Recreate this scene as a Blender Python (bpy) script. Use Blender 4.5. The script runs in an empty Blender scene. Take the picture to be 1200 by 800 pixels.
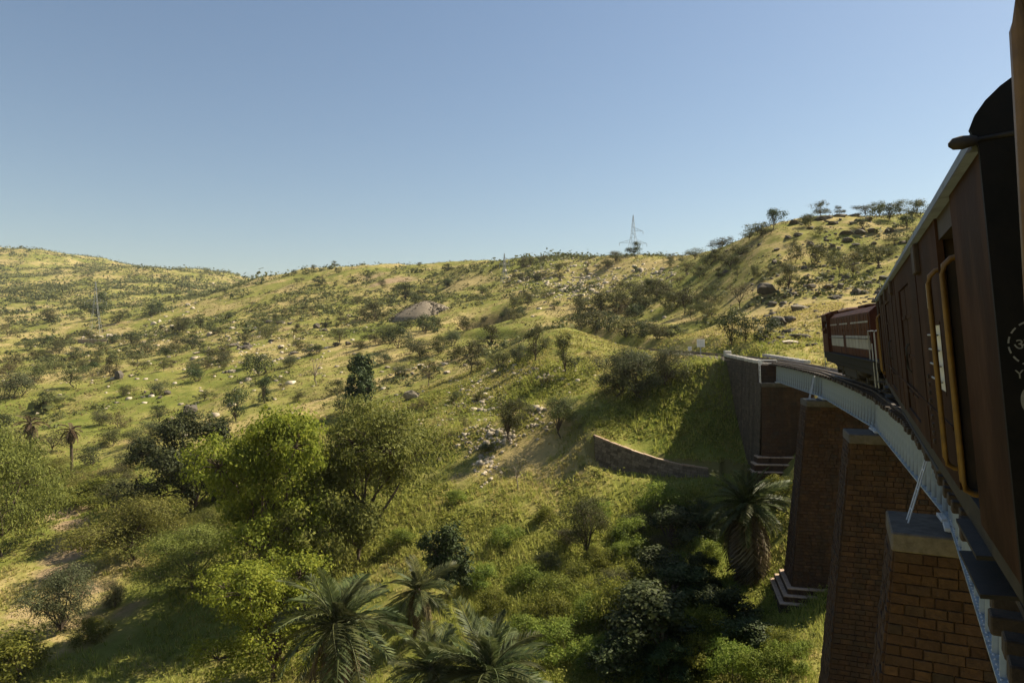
import bpy, math, random
import numpy as np
from mathutils import Vector, Matrix

R = math.radians
scene = bpy.context.scene
col = scene.collection

# ------------------------------------------------------------------ camera, sky, sun, exposure
F_PX, CX, HY = 800.0, 600.0, 405.0          # lens in photo pixels, centre column, eye-level row
cam_d = bpy.data.cameras.new('camera')
cam = bpy.data.objects.new('camera', cam_d)
col.objects.link(cam)
cam.location = (0, 0, 0)
cam.rotation_euler = (R(90), 0, 0)
cam_d.sensor_width = 36.0
cam_d.lens = 24.0
cam_d.shift_y = 5.0 / 1200.0
cam_d.clip_start = 0.05
cam_d.clip_end = 20000
scene.camera = cam

SUN_AZ, SUN_EL = 65.0, 47.0                 # degrees right of the view axis, degrees up
world = bpy.data.worlds.new('World')
scene.world = world
world.use_nodes = True
wn = world.node_tree.nodes
wl = world.node_tree.links
wn.clear()
sky = wn.new('ShaderNodeTexSky')
sky.sky_type = 'NISHITA'
sky.sun_disc = False
sky.sun_elevation = R(SUN_EL)
sky.sun_rotation = R(SUN_AZ)
sky.altitude = 600
sky.air_density = 1.35
sky.dust_density = 1.0
sky.ozone_density = 1.2
bg = wn.new('ShaderNodeBackground')
bg.inputs['Strength'].default_value = 0.05
wo = wn.new('ShaderNodeOutputWorld')
wl.new(sky.outputs[0], bg.inputs[0])
wl.new(bg.outputs[0], wo.inputs[0])

sun_d = bpy.data.lights.new('sun', 'SUN')
sun_d.energy = 5.0
sun_d.angle = R(0.55)
sun_d.color = (1.0, 0.89, 0.69)
sun = bpy.data.objects.new('sun', sun_d)
col.objects.link(sun)
S_TO = Vector((math.sin(R(SUN_AZ)) * math.cos(R(SUN_EL)), math.cos(R(SUN_AZ)) * math.cos(R(SUN_EL)), math.sin(R(SUN_EL))))
sun.rotation_euler = (-S_TO).to_track_quat('-Z', 'Y').to_euler()
sun.location = (60, 60, 80)

vs = scene.view_settings
vs.view_transform = 'Standard'
vs.look = 'None'
vs.gamma = 1.0
vs.exposure = 1.12
vs.use_curve_mapping = False
scene.render.engine = 'CYCLES'
scene.cycles.max_bounces = 6
scene.cycles.diffuse_bounces = 2
scene.cycles.glossy_bounces = 2
scene.cycles.transmission_bounces = 3
scene.cycles.transparent_max_bounces = 6
scene.cycles.volume_bounces = 0
scene.cycles.use_denoising = True

# ------------------------------------------------------------------ helpers
def link(o, parent=None):
    col.objects.link(o)
    if parent is not None:
        o.parent = parent
    return o

def tag(o, label=None, cat=None, group=None, kind=None):
    if label: o['label'] = label
    if cat: o['category'] = cat
    if group: o['group'] = group
    if kind: o['kind'] = kind
    return o

def empty(name, loc=(0, 0, 0), rot=(0, 0, 0), label=None, cat=None, group=None, parent=None):
    o = bpy.data.objects.new(name, None)
    o.empty_display_size = 0.2
    o.location = loc
    o.rotation_euler = rot
    link(o, parent)
    return tag(o, label, cat, group)

def np_mesh(name, V, Fc, mat=None, smooth=False):
    V = np.asarray(V, dtype=np.float32); Fc = np.asarray(Fc, dtype=np.int32)
    me = bpy.data.meshes.new(name)
    n, k = Fc.shape
    me.vertices.add(len(V)); me.vertices.foreach_set('co', V.ravel())
    me.loops.add(n * k); me.loops.foreach_set('vertex_index', Fc.ravel())
    me.polygons.add(n)
    me.polygons.foreach_set('loop_start', np.arange(n, dtype=np.int32) * k)
    me.polygons.foreach_set('loop_total', np.full(n, k, dtype=np.int32))
    if smooth:
        me.polygons.foreach_set('use_smooth', np.ones(n, dtype=bool))
    if mat: me.materials.append(mat)
    me.update(calc_edges=True)
    return me

class MB:
    """collects boxes, tubes and lathes; build() links them as one mesh object"""
    def __init__(self):
        self.v = []; self.f = []; self.mi = []; self.sm = []
    def add(self, verts, faces, mi=0, sm=False):
        b = len(self.v)
        self.v += [tuple(p) for p in verts]
        self.f += [tuple(b + i for i in f) for f in faces]
        self.mi += [mi] * len(faces); self.sm += [sm] * len(faces)
    def hexa(self, p, mi=0):   # p: 4 bottom (ccw) + 4 top
        self.add(p, [(0, 3, 2, 1), (4, 5, 6, 7), (0, 1, 5, 4), (1, 2, 6, 5), (2, 3, 7, 6), (3, 0, 4, 7)], mi)
    def box(self, x0, x1, y0, y1, z0, z1, mi=0):
        self.hexa([(x0, y0, z0), (x1, y0, z0), (x1, y1, z0), (x0, y1, z0), (x0, y0, z1), (x1, y0, z1), (x1, y1, z1), (x0, y1, z1)], mi)
    def cbox(self, x0, x1, y0, y1, z0, z1, c=0.01, mi=0):  # box with chamfered edges
        vs = []
        for z, i in ((z0, c), (z0 + c, 0), (z1 - c, 0), (z1, c)):
            a0, a1, b0, b1 = x0 + i, x1 - i, y0 + i, y1 - i
            k = c if i == 0 else c * 0.5
            vs += [(a0 + k, b0, z), (a1 - k, b0, z), (a1, b0 + k, z), (a1, b1 - k, z), (a1 - k, b1, z), (a0 + k, b1, z), (a0, b1 - k, z), (a0, b0 + k, z)]
        fs = [tuple(range(7, -1, -1)), tuple(range(24, 32))]
        for r in range(3):
            for q in range(8):
                fs.append((r * 8 + q, r * 8 + (q + 1) % 8, r * 8 + 8 + (q + 1) % 8, r * 8 + 8 + q))
        self.add(vs, fs, mi)
    def tube(self, pts, rad, n=8, mi=0, cap=True, sm=True):
        pts = [Vector(p) for p in pts]
        if not hasattr(rad, '__len__'): rad = [rad] * len(pts)
        vs = []; fs = []
        up = Vector((0, 0, 1))
        for i, p in enumerate(pts):
            d = (pts[min(i + 1, len(pts) - 1)] - pts[max(i - 1, 0)])
            if d.length < 1e-9: d = Vector((0, 0, 1))
            d.normalize()
            a = d.cross(up)
            if a.length < 0.05: a = d.cross(Vector((1, 0, 0)))
            a.normalize(); b = d.cross(a)
            for k in range(n):
                t = 2 * math.pi * k / n
                vs.append(p + (a * math.cos(t) + b * math.sin(t)) * rad[i])
        for i in range(len(pts) - 1):
            for k in range(n):
                fs.append((i * n + k, i * n + (k + 1) % n, (i + 1) * n + (k + 1) % n, (i + 1) * n + k))
        self.add(vs, fs, mi, sm)
        if cap:
            self.add([vs[k] for k in range(n)], [tuple(range(n))], mi)
            self.add([vs[-n + k] for k in range(n)], [tuple(range(n - 1, -1, -1))], mi)
    def cyl(self, p0, p1, r, n=14, mi=0):
        self.tube([p0, p1], r, n, mi)
    def bar(self, p0, p1, w, h, mi=0):   # rectangular bar between two points
        p0 = Vector(p0); p1 = Vector(p1); d = (p1 - p0).normalized()
        a = d.cross(Vector((0, 0, 1)))
        if a.length < 0.05: a = Vector((1, 0, 0))
        a.normalize(); b = a.cross(d)
        a *= w / 2; b *= h / 2
        self.hexa([p0 - a - b, p0 + a - b, p1 + a - b, p1 - a - b, p0 - a + b, p0 + a + b, p1 + a + b, p1 - a + b], mi)
    def prof(self, prof, x0, x1, mi=0, sm=False, close=True):  # extrude a (y,z) profile along x
        n = len(prof)
        vs = [(x0, y, z) for y, z in prof] + [(x1, y, z) for y, z in prof]
        rng_ = range(n if close else n - 1)
        self.add(vs, [(k, (k + 1) % n, n + (k + 1) % n, n + k) for k in rng_], mi, sm)
        if close:
            self.add(vs, [tuple(range(n - 1, -1, -1)), tuple(range(n, 2 * n))], mi)
    def lathe(self, c, axis, prof, n=16, mi=0, sm=True):  # prof: (along, radius)
        c = Vector(c); d = Vector(axis).normalized()
        a = d.cross(Vector((0, 0, 1)))
        if a.length < 0.05: a = Vector((1, 0, 0))
        a.normalize(); b = d.cross(a)
        vs = []; fs = []
        for (l, r) in prof:
            for k in range(n):
                t = 2 * math.pi * k / n
                vs.append(c + d * l + (a * math.cos(t) + b * math.sin(t)) * r)
        for i in range(len(prof) - 1):
            for k in range(n):
                fs.append((i * n + k, i * n + (k + 1) % n, (i + 1) * n + (k + 1) % n, (i + 1) * n + k))
        fs.append(tuple(range(n))); fs.append(tuple(range(len(prof) * n - 1, len(prof) * n - n - 1, -1)))
        self.add(vs, fs, mi, sm)
    def mesh(self, name, mats):
        me = bpy.data.meshes.new(name)
        me.from_pydata(self.v, [], self.f)
        for m in (mats if isinstance(mats, (list, tuple)) else [mats]):
            me.materials.append(m)
        me.polygons.foreach_set('material_index', self.mi)
        me.polygons.foreach_set('use_smooth', self.sm)
        me.update()
        return me
    def build(self, name, mats, parent=None, loc=(0, 0, 0), rot=(0, 0, 0)):
        o = bpy.data.objects.new(name, self.mesh(name, mats))
        o.location = loc; o.rotation_euler = rot
        return link(o, parent)

def put(name, me, parent=None, loc=(0, 0, 0), rot=(0, 0, 0), scale=(1, 1, 1)):
    o = bpy.data.objects.new(name, me)
    o.location = loc; o.rotation_euler = rot; o.scale = scale
    return link(o, parent)

# ------------------------------------------------------------------ materials
def ramp(nt, fac, stops):
    r = nt.nodes.new('ShaderNodeValToRGB')
    els = r.color_ramp.elements
    while len(els) < len(stops): els.new(0.5)
    for e, (p, c) in zip(els, stops):
        e.position = p; e.color = (c[0], c[1], c[2], 1)
    nt.links.new(fac, r.inputs[0])
    return r.outputs[0]

def noise(nt, scale, detail=4, rough=0.6, vec=None, dist=0.0):
    n = nt.nodes.new('ShaderNodeTexNoise')
    n.inputs['Scale'].default_value = scale; n.inputs['Detail'].default_value = detail
    n.inputs['Roughness'].default_value = rough; n.inputs['Distortion'].default_value = dist
    if vec is not None: nt.links.new(vec, n.inputs['Vector'])
    return n.outputs['Fac']

def mixc(nt, fac, a, b, blend='MIX'):
    m = nt.nodes.new('ShaderNodeMix'); m.data_type = 'RGBA'; m.blend_type = blend
    for s, v in ((m.inputs[0], fac), (m.inputs[6], a), (m.inputs[7], b)):
        if isinstance(v, (int, float)): s.default_value = v
        elif isinstance(v, (tuple, list)): s.default_value = (v[0], v[1], v[2], 1)
        else: nt.links.new(v, s)
    return m.outputs[2]

def math_(nt, op, a, b=0.0, clamp=False):
    m = nt.nodes.new('ShaderNodeMath'); m.operation = op; m.use_clamp = clamp
    for s, v in ((m.inputs[0], a), (m.inputs[1], b)):
        if isinstance(v, (int, float)): s.default_value = v
        else: nt.links.new(v, s)
    return m.outputs[0]

def new_mat(name):
    m = bpy.data.materials.new(name); m.use_nodes = True
    nt = m.node_tree; nt.nodes.clear()
    out = nt.nodes.new('ShaderNodeOutputMaterial')
    p = nt.nodes.new('ShaderNodeBsdfPrincipled')
    nt.links.new(p.outputs[0], out.inputs[0])
    return m, nt, p, out

def coords(nt, kind='Object', scale=None):
    t = nt.nodes.new('ShaderNodeTexCoord')
    if scale is None: return t.outputs[kind]
    mp = nt.nodes.new('ShaderNodeMapping'); mp.inputs['Scale'].default_value = scale
    nt.links.new(t.outputs[kind], mp.inputs[0])
    return mp.outputs[0]

def bump(nt, p, h, strength, dist):
    b = nt.nodes.new('ShaderNodeBump'); b.inputs['Strength'].default_value = strength; b.inputs['Distance'].default_value = dist
    nt.links.new(h, b.inputs['Height']); nt.links.new(b.outputs[0], p.inputs['Normal'])

def worn(name, c1, c2, scale=3.0, rough=0.6, metal=0.0, streak=False, c3=None, bmp=0.15, spec=0.4, lo=0.35, hi=0.7, sscale=(3.0, 3.0, 0.25)):
    """painted / weathered surface: two tones mixed by noise, optional vertical streaks of a third"""
    m, nt, p, out = new_mat(name)
    v = coords(nt)
    n = noise(nt, scale, 6, 0.65, v)
    cc = ramp(nt, n, [(lo, c1), (hi, c2)])
    if streak:
        v2 = coords(nt, 'Object', sscale)
        s = noise(nt, 2.2, 5, 0.6, v2)
        f = ramp(nt, s, [(0.48, (0, 0, 0)), (0.68, (1, 1, 1))])
        cc = mixc(nt, f, cc, c3 or c2)
    nt.links.new(cc, p.inputs['Base Color'])
    r = math_(nt, 'MULTIPLY_ADD', n, 0.25); nt.nodes[-1].inputs[2].default_value = rough - 0.12
    nt.links.new(r, p.inputs['Roughness'])
    p.inputs['Metallic'].default_value = metal
    p.inputs['Specular IOR Level'].default_value = spec
    if bmp: bump(nt, p, noise(nt, scale * 9, 4, 0.6, v), bmp, 0.02)
    return m

def leaf_mat(name, cols, trans=0.3, hv=0.05, rough=0.65, obvar=0.25, spec=0.12):
    """leaf colours picked leaf by leaf, shifted a little plant by plant"""
    m, nt, p, out = new_mat(name)
    g = nt.nodes.new('ShaderNodeNewGeometry')
    oi = nt.nodes.new('ShaderNodeObjectInfo')
    c = ramp(nt, g.outputs['Random Per Island'], [(i / max(1, len(cols) - 1), q) for i, q in enumerate(cols)])
    hs = nt.nodes.new('ShaderNodeHueSaturation')
    a = math_(nt, 'MULTIPLY_ADD', oi.outputs['Random'], hv); nt.nodes[-1].inputs[2].default_value = 0.5 - hv / 2
    b = math_(nt, 'MULTIPLY_ADD', oi.outputs['Random'], obvar * 2); nt.nodes[-1].inputs[2].default_value = 1 - obvar
    tn = noise(nt, 0.9, 3, 0.6, g.outputs['Position'])       # tone varies at random from clump to clump
    tn = ramp(nt, tn, [(0.32, (0.66, 0.70, 0.72)), (0.68, (1.30, 1.26, 1.15))])
    c = mixc(nt, 1.0, c, tn, 'MULTIPLY')
    nt.links.new(a, hs.inputs['Hue']); nt.links.new(b, hs.inputs['Value']); nt.links.new(c, hs.inputs['Color'])
    cc = hs.outputs[0]
    nt.links.new(cc, p.inputs['Base Color'])
    p.inputs['Roughness'].default_value = rough
    p.inputs['Specular IOR Level'].default_value = spec
    tr = nt.nodes.new('ShaderNodeBsdfTranslucent')
    nt.links.new(cc, tr.inputs[0])
    mx = nt.nodes.new('ShaderNodeMixShader'); mx.inputs[0].default_value = trans
    nt.links.new(p.outputs[0], mx.inputs[1]); nt.links.new(tr.outputs[0], mx.inputs[2])
    nt.links.new(mx.outputs[0], out.inputs[0])
    return m

def stone_mat(name, stops, rough=0.9, bmp=0.6, scale=6.0, stain=(0.03, 0.022, 0.016), stain_amt=0.5):
    """stone told apart block by block, with dark vertical weather streaks"""
    m, nt, p, out = new_mat(name)
    g = nt.nodes.new('ShaderNodeNewGeometry'); oi = nt.nodes.new('ShaderNodeObjectInfo')
    rnd = math_(nt, 'FRACT', math_(nt, 'ADD', g.outputs['Random Per Island'], oi.outputs['Random']))
    c = ramp(nt, rnd, stops)
    v = coords(nt, 'Object')
    pos = g.outputs['Position']
    n = noise(nt, scale, 6, 0.7, pos)
    c = mixc(nt, 1.0, c, ramp(nt, n, [(0.25, (0.55, 0.55, 0.55)), (0.75, (1.3, 1.3, 1.3))]), 'MULTIPLY')
    mp = nt.nodes.new('ShaderNodeMapping'); mp.inputs['Scale'].default_value = (1.1, 1.1, 0.10)
    nt.links.new(pos, mp.inputs[0])
    s = noise(nt, 1.6, 5, 0.65, mp.outputs[0])
    f = math_(nt, 'MULTIPLY', ramp(nt, s, [(0.45, (0, 0, 0)), (0.66, (1, 1, 1))]), stain_amt)
    c = mixc(nt, f, c, stain)
    nt.links.new(c, p.inputs['Base Color'])
    p.inputs['Roughness'].default_value = rough
    p.inputs['Specular IOR Level'].default_value = 0.2
    bump(nt, p, n, bmp, 0.03)
    return m

M = {}
M['coach'] = worn('coach_maroon_paint', (0.025, 0.0125, 0.0080), (0.040, 0.0195, 0.0120), 1.1, 0.7, streak=True, c3=(0.060, 0.032, 0.020), spec=0.06, sscale=(0.9, 0.9, 0.35))
M['coach_dark'] = worn('coach_dark_recess', (0.022, 0.016, 0.013), (0.05, 0.03, 0.022), 3, 0.7)
M['end_black'] = worn('end_black_paint', (0.006, 0.006, 0.006), (0.014, 0.012, 0.011), 4, 0.75, spec=0.2)
M['black_iron'] = worn('black_iron', (0.012, 0.011, 0.010), (0.04, 0.032, 0.026), 6, 0.75)
M['yellow'] = worn('handrail_yellow', (0.17, 0.088, 0.010), (0.095, 0.048, 0.009), 9, 0.5, spec=0.5)
M['roof'] = worn('roof_grey_paint', (0.13, 0.145, 0.155), (0.19, 0.205, 0.215), 1.3, 0.6, streak=True, c3=(0.11, 0.115, 0.12), spec=0.15)
M['silver'] = worn('girder_silver_paint', (0.27, 0.325, 0.385), (0.42, 0.485, 0.545), 1.7, 0.6, streak=True, c3=(0.21, 0.225, 0.24), spec=0.12)
M['silver_bar'] = worn('silver_painted_bar', (0.50, 0.52, 0.54), (0.66, 0.67, 0.68), 6, 0.5)
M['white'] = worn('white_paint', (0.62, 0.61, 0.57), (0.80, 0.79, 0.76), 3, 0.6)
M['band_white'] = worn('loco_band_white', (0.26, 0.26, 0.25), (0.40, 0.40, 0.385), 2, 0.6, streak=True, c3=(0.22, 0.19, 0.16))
M['rail'] = worn('rail_steel', (0.10, 0.075, 0.06), (0.20, 0.16, 0.13), 8, 0.4, metal=0.6)
M['sleeper'] = worn('sleeper_timber', (0.028, 0.021, 0.016), (0.085, 0.062, 0.045), 7, 0.85, bmp=0.4)
M['loco_red'] = worn('loco_red_brown', (0.034, 0.011, 0.008), (0.064, 0.023, 0.014), 1.8, 0.6, streak=True, c3=(0.13, 0.055, 0.024), spec=0.08)
M['loco_grey'] = worn('loco_underframe_grey', (0.018, 0.0175, 0.016), (0.034, 0.031, 0.027), 3, 0.75, spec=0.1)
M['loco_roof'] = worn('loco_roof_faded', (0.42, 0.24, 0.19), (0.55, 0.34, 0.27), 3, 0.6)
M['glass'] = worn('dark_glass', (0.012, 0.014, 0.016), (0.02, 0.022, 0.025), 2, 0.15, bmp=0)
M['shutter'] = worn('frosted_pane', (0.60, 0.60, 0.58), (0.74, 0.74, 0.72), 4, 0.3, bmp=0)
M['galv'] = worn('galvanised_steel', (0.26, 0.27, 0.28), (0.36, 0.37, 0.37), 5, 0.5, metal=0.3)
M['pier_stone'] = stone_mat('pier_brown_stone', [(0.0, (0.050, 0.027, 0.016)), (0.3, (0.070, 0.039, 0.022)), (0.62, (0.060, 0.036, 0.023)), (0.8, (0.090, 0.051, 0.028)), (1.0, (0.044, 0.032, 0.024))], stain_amt=0.8, bmp=1.0, scale=9.0)
M['mortar'] = stone_mat('lime_mortar', [(0, (0.10, 0.066, 0.042)), (1, (0.10, 0.066, 0.042))], stain_amt=0.6)
M['cap_stone'] = stone_mat('cap_stone_grey', [(0, (0.095, 0.088, 0.08)), (1, (0.14, 0.125, 0.11))], stain_amt=0.3)
M['grey_stone'] = stone_mat('abutment_grey_stone', [(0.0, (0.060, 0.050, 0.036)), (0.4, (0.090, 0.073, 0.052)), (0.7, (0.074, 0.060, 0.046)), (1.0, (0.115, 0.090, 0.064))], stain_amt=0.7)
M['coping'] = stone_mat('coping_pale_stone', [(0, (0.38, 0.36, 0.32)), (1, (0.52, 0.49, 0.44))], stain_amt=0.15)
M['ledge'] = stone_mat('beige_stone_and_sunlit_ledge', [(0, (0.34, 0.24, 0.17)), (1, (0.42, 0.31, 0.23))], stain_amt=0.1)  # plain beige stone on walls; on footing tops its paleness paints in sunlight
M['dark_rock'] = stone_mat('dark_weathered_rock', [(0, (0.075, 0.065, 0.052)), (0.5, (0.115, 0.098, 0.076)), (1, (0.16, 0.135, 0.10))], scale=2.2, bmp=0.9, stain_amt=0.35, stain=(0.05, 0.042, 0.036))
M['pale_rock'] = stone_mat('pale_limestone', [(0, (0.30, 0.25, 0.185)), (0.6, (0.42, 0.355, 0.265)), (1, (0.55, 0.475, 0.365))], scale=3, bmp=0.7, stain_amt=0.05)
M['ballast'] = stone_mat('ballast_stone', [(0, (0.13, 0.105, 0.085)), (1, (0.22, 0.18, 0.14))], scale=9, bmp=1.0, stain_amt=0.0)
M['bark'] = worn('bark', (0.055, 0.040, 0.028), (0.13, 0.10, 0.075), 9, 0.95, bmp=0.6, spec=0.1)
M['pale_bark'] = worn('pale_dead_wood', (0.20, 0.16, 0.12), (0.34, 0.29, 0.23), 9, 0.95, bmp=0.5, spec=0.1)
# ------------------------------------------------------------------ track alignment (real metres; left-hand curve, climbing)
RAD, H0, P0 = 130.0, R(31.0), (3.71, 2.91)
def heading(s): return H0 - s / RAD
def rail_z(s): return -2.06 + 0.016 * s + (0.00012 * max(0, s - 70) ** 2 if s > 70 else 0)
def track(s, left=0.0, up=0.0):
    h = heading(s)
    x = P0[0] + RAD * (-math.cos(H0) + math.cos(h)) - left * math.cos(h)
    y = P0[1] + RAD * (math.sin(H0) - math.sin(h)) + left * math.sin(h)
    return Vector((x, y, rail_z(s) + up))
CIRC = (P0[0] - RAD * math.cos(H0), P0[1] + RAD * math.sin(H0))

# ------------------------------------------------------------------ terrain
def perlin(x, y, seed=0):
    xi = np.floor(x).astype(np.int64); yi = np.floor(y).astype(np.int64)
    xf = x - xi; yf = y - yi
    def g(ix, iy):
        h = (ix * 374761393 + iy * 668265263 + seed * 974634777) & 0x7fffffff
        h = ((h ^ (h >> 13)) * 1274126177) & 0x7fffffff
        a = (h ^ (h >> 16)) % 6283 / 1000.0
        return np.cos(a), np.sin(a)
    u = xf * xf * xf * (xf * (xf * 6 - 15) + 10); v = yf * yf * yf * (yf * (yf * 6 - 15) + 10)
    def d(ix, iy):
        gx, gy = g(xi + ix, yi + iy)
        return gx * (xf - ix) + gy * (yf - iy)
    a = d(0, 0) * (1 - u) + d(1, 0) * u
    b = d(0, 1) * (1 - u) + d(1, 1) * u
    return (a * (1 - v) + b * v) * 1.5

def fbm(x, y, seed=0, oct=3):
    r = 0; a = 1.0
    for k in range(oct):
        r = r + a * perlin(x * 2 ** k, y * 2 ** k, seed + k); a *= 0.5
    return r

def pix(px, py, D):
    return ((px - CX) / F_PX * D, D, (HY - py) / F_PX * D)

# surveyed spot heights: (photo column, row, distance in metres)
SPOTS = [
 (0,800,41),(0,700,53),(0,600,74),(0,500,122),(0,440,195),(0,380,380),(0,350,560),(0,320,800),(0,289,1100),
 (100,800,40.5),(100,700,52),(100,600,72),(100,500,118),(100,440,185),(100,400,300),(100,380,345),(100,350,520),(100,325,780),(100,299,1100),
 (200,800,40),(200,700,51),(200,600,68),(200,500,110),(200,440,165),(200,390,270),(200,355,430),(200,338,620),(200,317,1050),
 (260,345,480),(270,323,950),
 (300,800,38.5),(300,700,48),(300,600,63),(300,500,98),(300,460,128),(300,420,175),(300,390,230),(300,350,350),(300,324,470),
 (350,318,440),(400,800,37.5),(400,700,47),(400,600,60),(400,500,90),(400,460,115),(400,420,155),(400,380,220),(400,340,330),(400,312,420),
 (450,308,400),(500,800,36),(500,640,50),(500,560,61.5),(500,500,78),(500,460,98),(500,430,120),(500,400,160),(500,370,210),(500,340,300),(500,310,380),
 (550,306,350),(600,800,35),(600,700,43),(600,620,51),(600,560,58.5),(600,530,63.5),(600,500,70),(600,450,86),(660,560,57),(640,600,53),(600,400,132),(600,370,175),(600,340,235),(600,305,320),
 (650,302,290),(650,350,190),(650,383,108),(640,430,82),(657,511,65),(690,392,104),(690,500,60),(690,440,77),
 (700,800,34.5),(700,700,42.5),(700,640,48),(730,575,54.5),(715,590,53),(700,362,165),(700,330,220),(700,302,270),
 (740,350,160),(740,384,125),(740,300,245),(760,533,57),(760,462,66),(760,430,76),(760,412,88),(760,330,185),(720,520,57.8),(720,480,63),(720,440,74),(720,412,92),
 (800,800,34),(800,700,42),(800,640,48.5),(790,600,52),(800,541,56),(800,470,64.5),(800,440,71),(800,420,77),(800,386,110),(800,350,135),(800,320,168),(790,298,215),
 (830,500,59),(835,440,66),(850,350,120),(850,290,165),(868,500,58.5),(880,548,56),
 (870,680,44),(910,714,39),(930,748,34.5),(930,800,29),(905,572,51),(890,560,53.5),(925,590,48),
 (900,400,76),(950,400,72),(940,380,84),(900,350,105),(960,350,100),(900,300,125),(1000,330,105),(1000,290,125),
 (890,275,145),(925,264,142),(1000,253,142),(1080,249,145),(1150,249,148),(1060,330,100),(1100,380,75),(1060,395,60),
]
XYZ = [pix(*p) for p in SPOTS]
TW = [Vector(pix(*p)) for p in ((697, 512, 57.5), (715, 519, 57.2), (740, 528, 56.9), (770, 538, 56.5), (800, 545, 56), (830, 549, 55.5), (868, 549, 55.2))]
TWH = [2.2, 2.1, 1.8, 1.3, .9, .6, .4]
TWX, TWY, TWZ = [[p[k] for p in TW] for k in range(3)]
# ground behind the crests falls away again
for (px, D, z) in [(350,600,36),(450,560,40),(550,520,36),(650,450,32),(740,400,30),(800,340,26),(850,280,22),(925,230,22),(1000,230,24),(1080,230,26),(1150,240,26),
                   (0,2000,120),(150,2000,90),(300,1500,40),(450,1500,30),(600,1500,20),(800,1500,10),(1000,1500,10),(1150,1500,10)]:
    XYZ.append(((px - CX) / F_PX * D, D, z))
# ground outside the frame and under the near spans
for (x, y, z) in [(8,14,-15.5),(14,26,-15.2),(0,20,-17.5),(-12,18,-19),(25,20,-13),(30,45,-8),(45,35,-4),(70,50,8),(110,60,20),(200,60,30),
                  (-60,40,-20.5),(-120,60,-17),(-300,100,0),(-700,200,60),(0,-30,-14),(30,-30,-9),(-40,-30,-19),(80,-60,10),(0,-120,-2),(-120,-100,-10),
                  (0,-600,30),(400,-300,40),(-500,-300,20),(600,300,40),(1500,0,40),(-1500,0,80),(0,-1800,40),(3,1,-15.5),(-3,4,-16.5),(24,60,-2.0),(30,66,-1.0)]:
    XYZ.append((x, y, z))
XYZ = np.array(XYZ)
def feat(x, y):
    return np.stack([np.arctan2(x, y) * 2.6, np.log(np.maximum(np.hypot(x, y), 1.5))], -1)
PF = feat(XYZ[:, 0], XYZ[:, 1])
PT = XYZ[:, 2] / np.hypot(XYZ[:, 0], XYZ[:, 1])
def tps(r2): return 0.5 * r2 * np.log(r2 + 1e-12)
nP = len(PF)
A = np.zeros((nP + 3, nP + 3))
A[:nP, :nP] = tps(((PF[:, None] - PF[None]) ** 2).sum(-1)) + np.eye(nP) * 8e-3
A[:nP, nP] = 1; A[:nP, nP + 1:] = PF; A[nP:, :nP] = A[:nP, nP:].T
W = np.linalg.solve(A, np.concatenate([PT, np.zeros(3)]))

def terrain_z(x, y):
    x = np.asarray(x, float); y = np.asarray(y, float)
    shp = x.shape; x = x.ravel(); y = y.ravel()
    z = np.empty_like(x)
    for i in range(0, len(x), 40000):
        f = feat(x[i:i + 40000], y[i:i + 40000])
        k = tps(((f[:, None] - PF[None]) ** 2).sum(-1))
        t = k @ W[:nP] + W[nP] + f @ W[nP + 1:]
        z[i:i + 40000] = t * np.hypot(x[i:i + 40000], y[i:i + 40000])
    r = np.hypot(x, y)
    dx = x - CIRC[0]; dy = y - CIRC[1]
    d = np.abs(np.hypot(dx, dy) - RAD)
    # heading at the nearest alignment point: P = C + R (cos h, -sin h)
    s = (H0 + np.arctan2(dy, dx)) * RAD
    near = np.clip((r - 18) / 25, 0, 1)
    calm = np.clip((d - 3) / 12, 0.12, 1)
    z += near * calm * (0.55 * fbm(x / 14, y / 14, 3) + 0.20 * fbm(x / 4.3, y / 4.3, 11))
    z += np.clip((r - 90) / 150, 0, 1) * calm * 1.9 * fbm(x / 48, y / 48, 23)
    z += np.clip((r - 400) / 500, 0, 1) * 9.0 * fbm(x / 170, y / 170, 31)
    z = np.where(z > 120, 120 + 60 * np.tanh((z - 120) / 60), z); z = np.maximum(z, -24)
    # old quarry cut with a steep shaded side
    qx = (x + 7) / 6.0 + (y - 182) / 40; qy = (y - 182) / 11.0
    z -= 5.5 / (1 + np.exp(14 * (np.maximum(np.abs(qx), np.abs(qy)) - 1)).clip(0, 1e6)) * np.clip(1.15 - qx * -.35, .3, 1.5)
    # terrace: the ground steps down at the foot of its wall
    yw = np.interp(x, TWX, TWY); zw = np.interp(x, TWX, TWZ)
    inx = np.clip((x - 6.2) / 1.2, 0, 1) * np.clip((19.6 - x) / 1.0, 0, 1)
    fr_ = (y < yw + .3) & (y > yw - 8) & (inx > 0)
    z = np.where(fr_, np.minimum(z, (zw - np.interp(x, TWX, TWH) - .22 * (yw - y)) * inx + z * (1 - inx)), z)
    bk_ = (y >= yw + .3) & (y < yw + 6) & (inx > 0)
    z = np.where(bk_, np.maximum(z, (zw - .04 + .10 * (y - yw)) * inx + z * (1 - inx)), z)
    # formation: cut or fill to the track bed beyond the bridge
    zr = -2.06 + 0.016 * s + np.where(s > 70, 0.00012 * (np.maximum(s, 70) - 70) ** 2, 0) - 0.42
    on = (s > 40) & (s < 175)
    w = np.maximum(d - 2.5, 0)
    cone = np.maximum(64.5 + np.minimum(w, 9) * .3 - s, 0) * (1.05 - .50 * np.minimum(w / 9, 1))
    lo = zr - np.where(dx * dx + dy * dy < RAD * RAD, 0.28, 0.5) * w - cone; hi = zr + 0.85 * w + np.maximum(63 - s, 0) * 5
    z = np.where(on, np.clip(z, lo, np.maximum(hi, lo)), z)
    ab = (s > 52) & (s <= 63) & (d < 1.8)
    z = np.where(ab, np.minimum(z, zr - 0.3), z)
    return z.reshape(shp)

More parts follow.
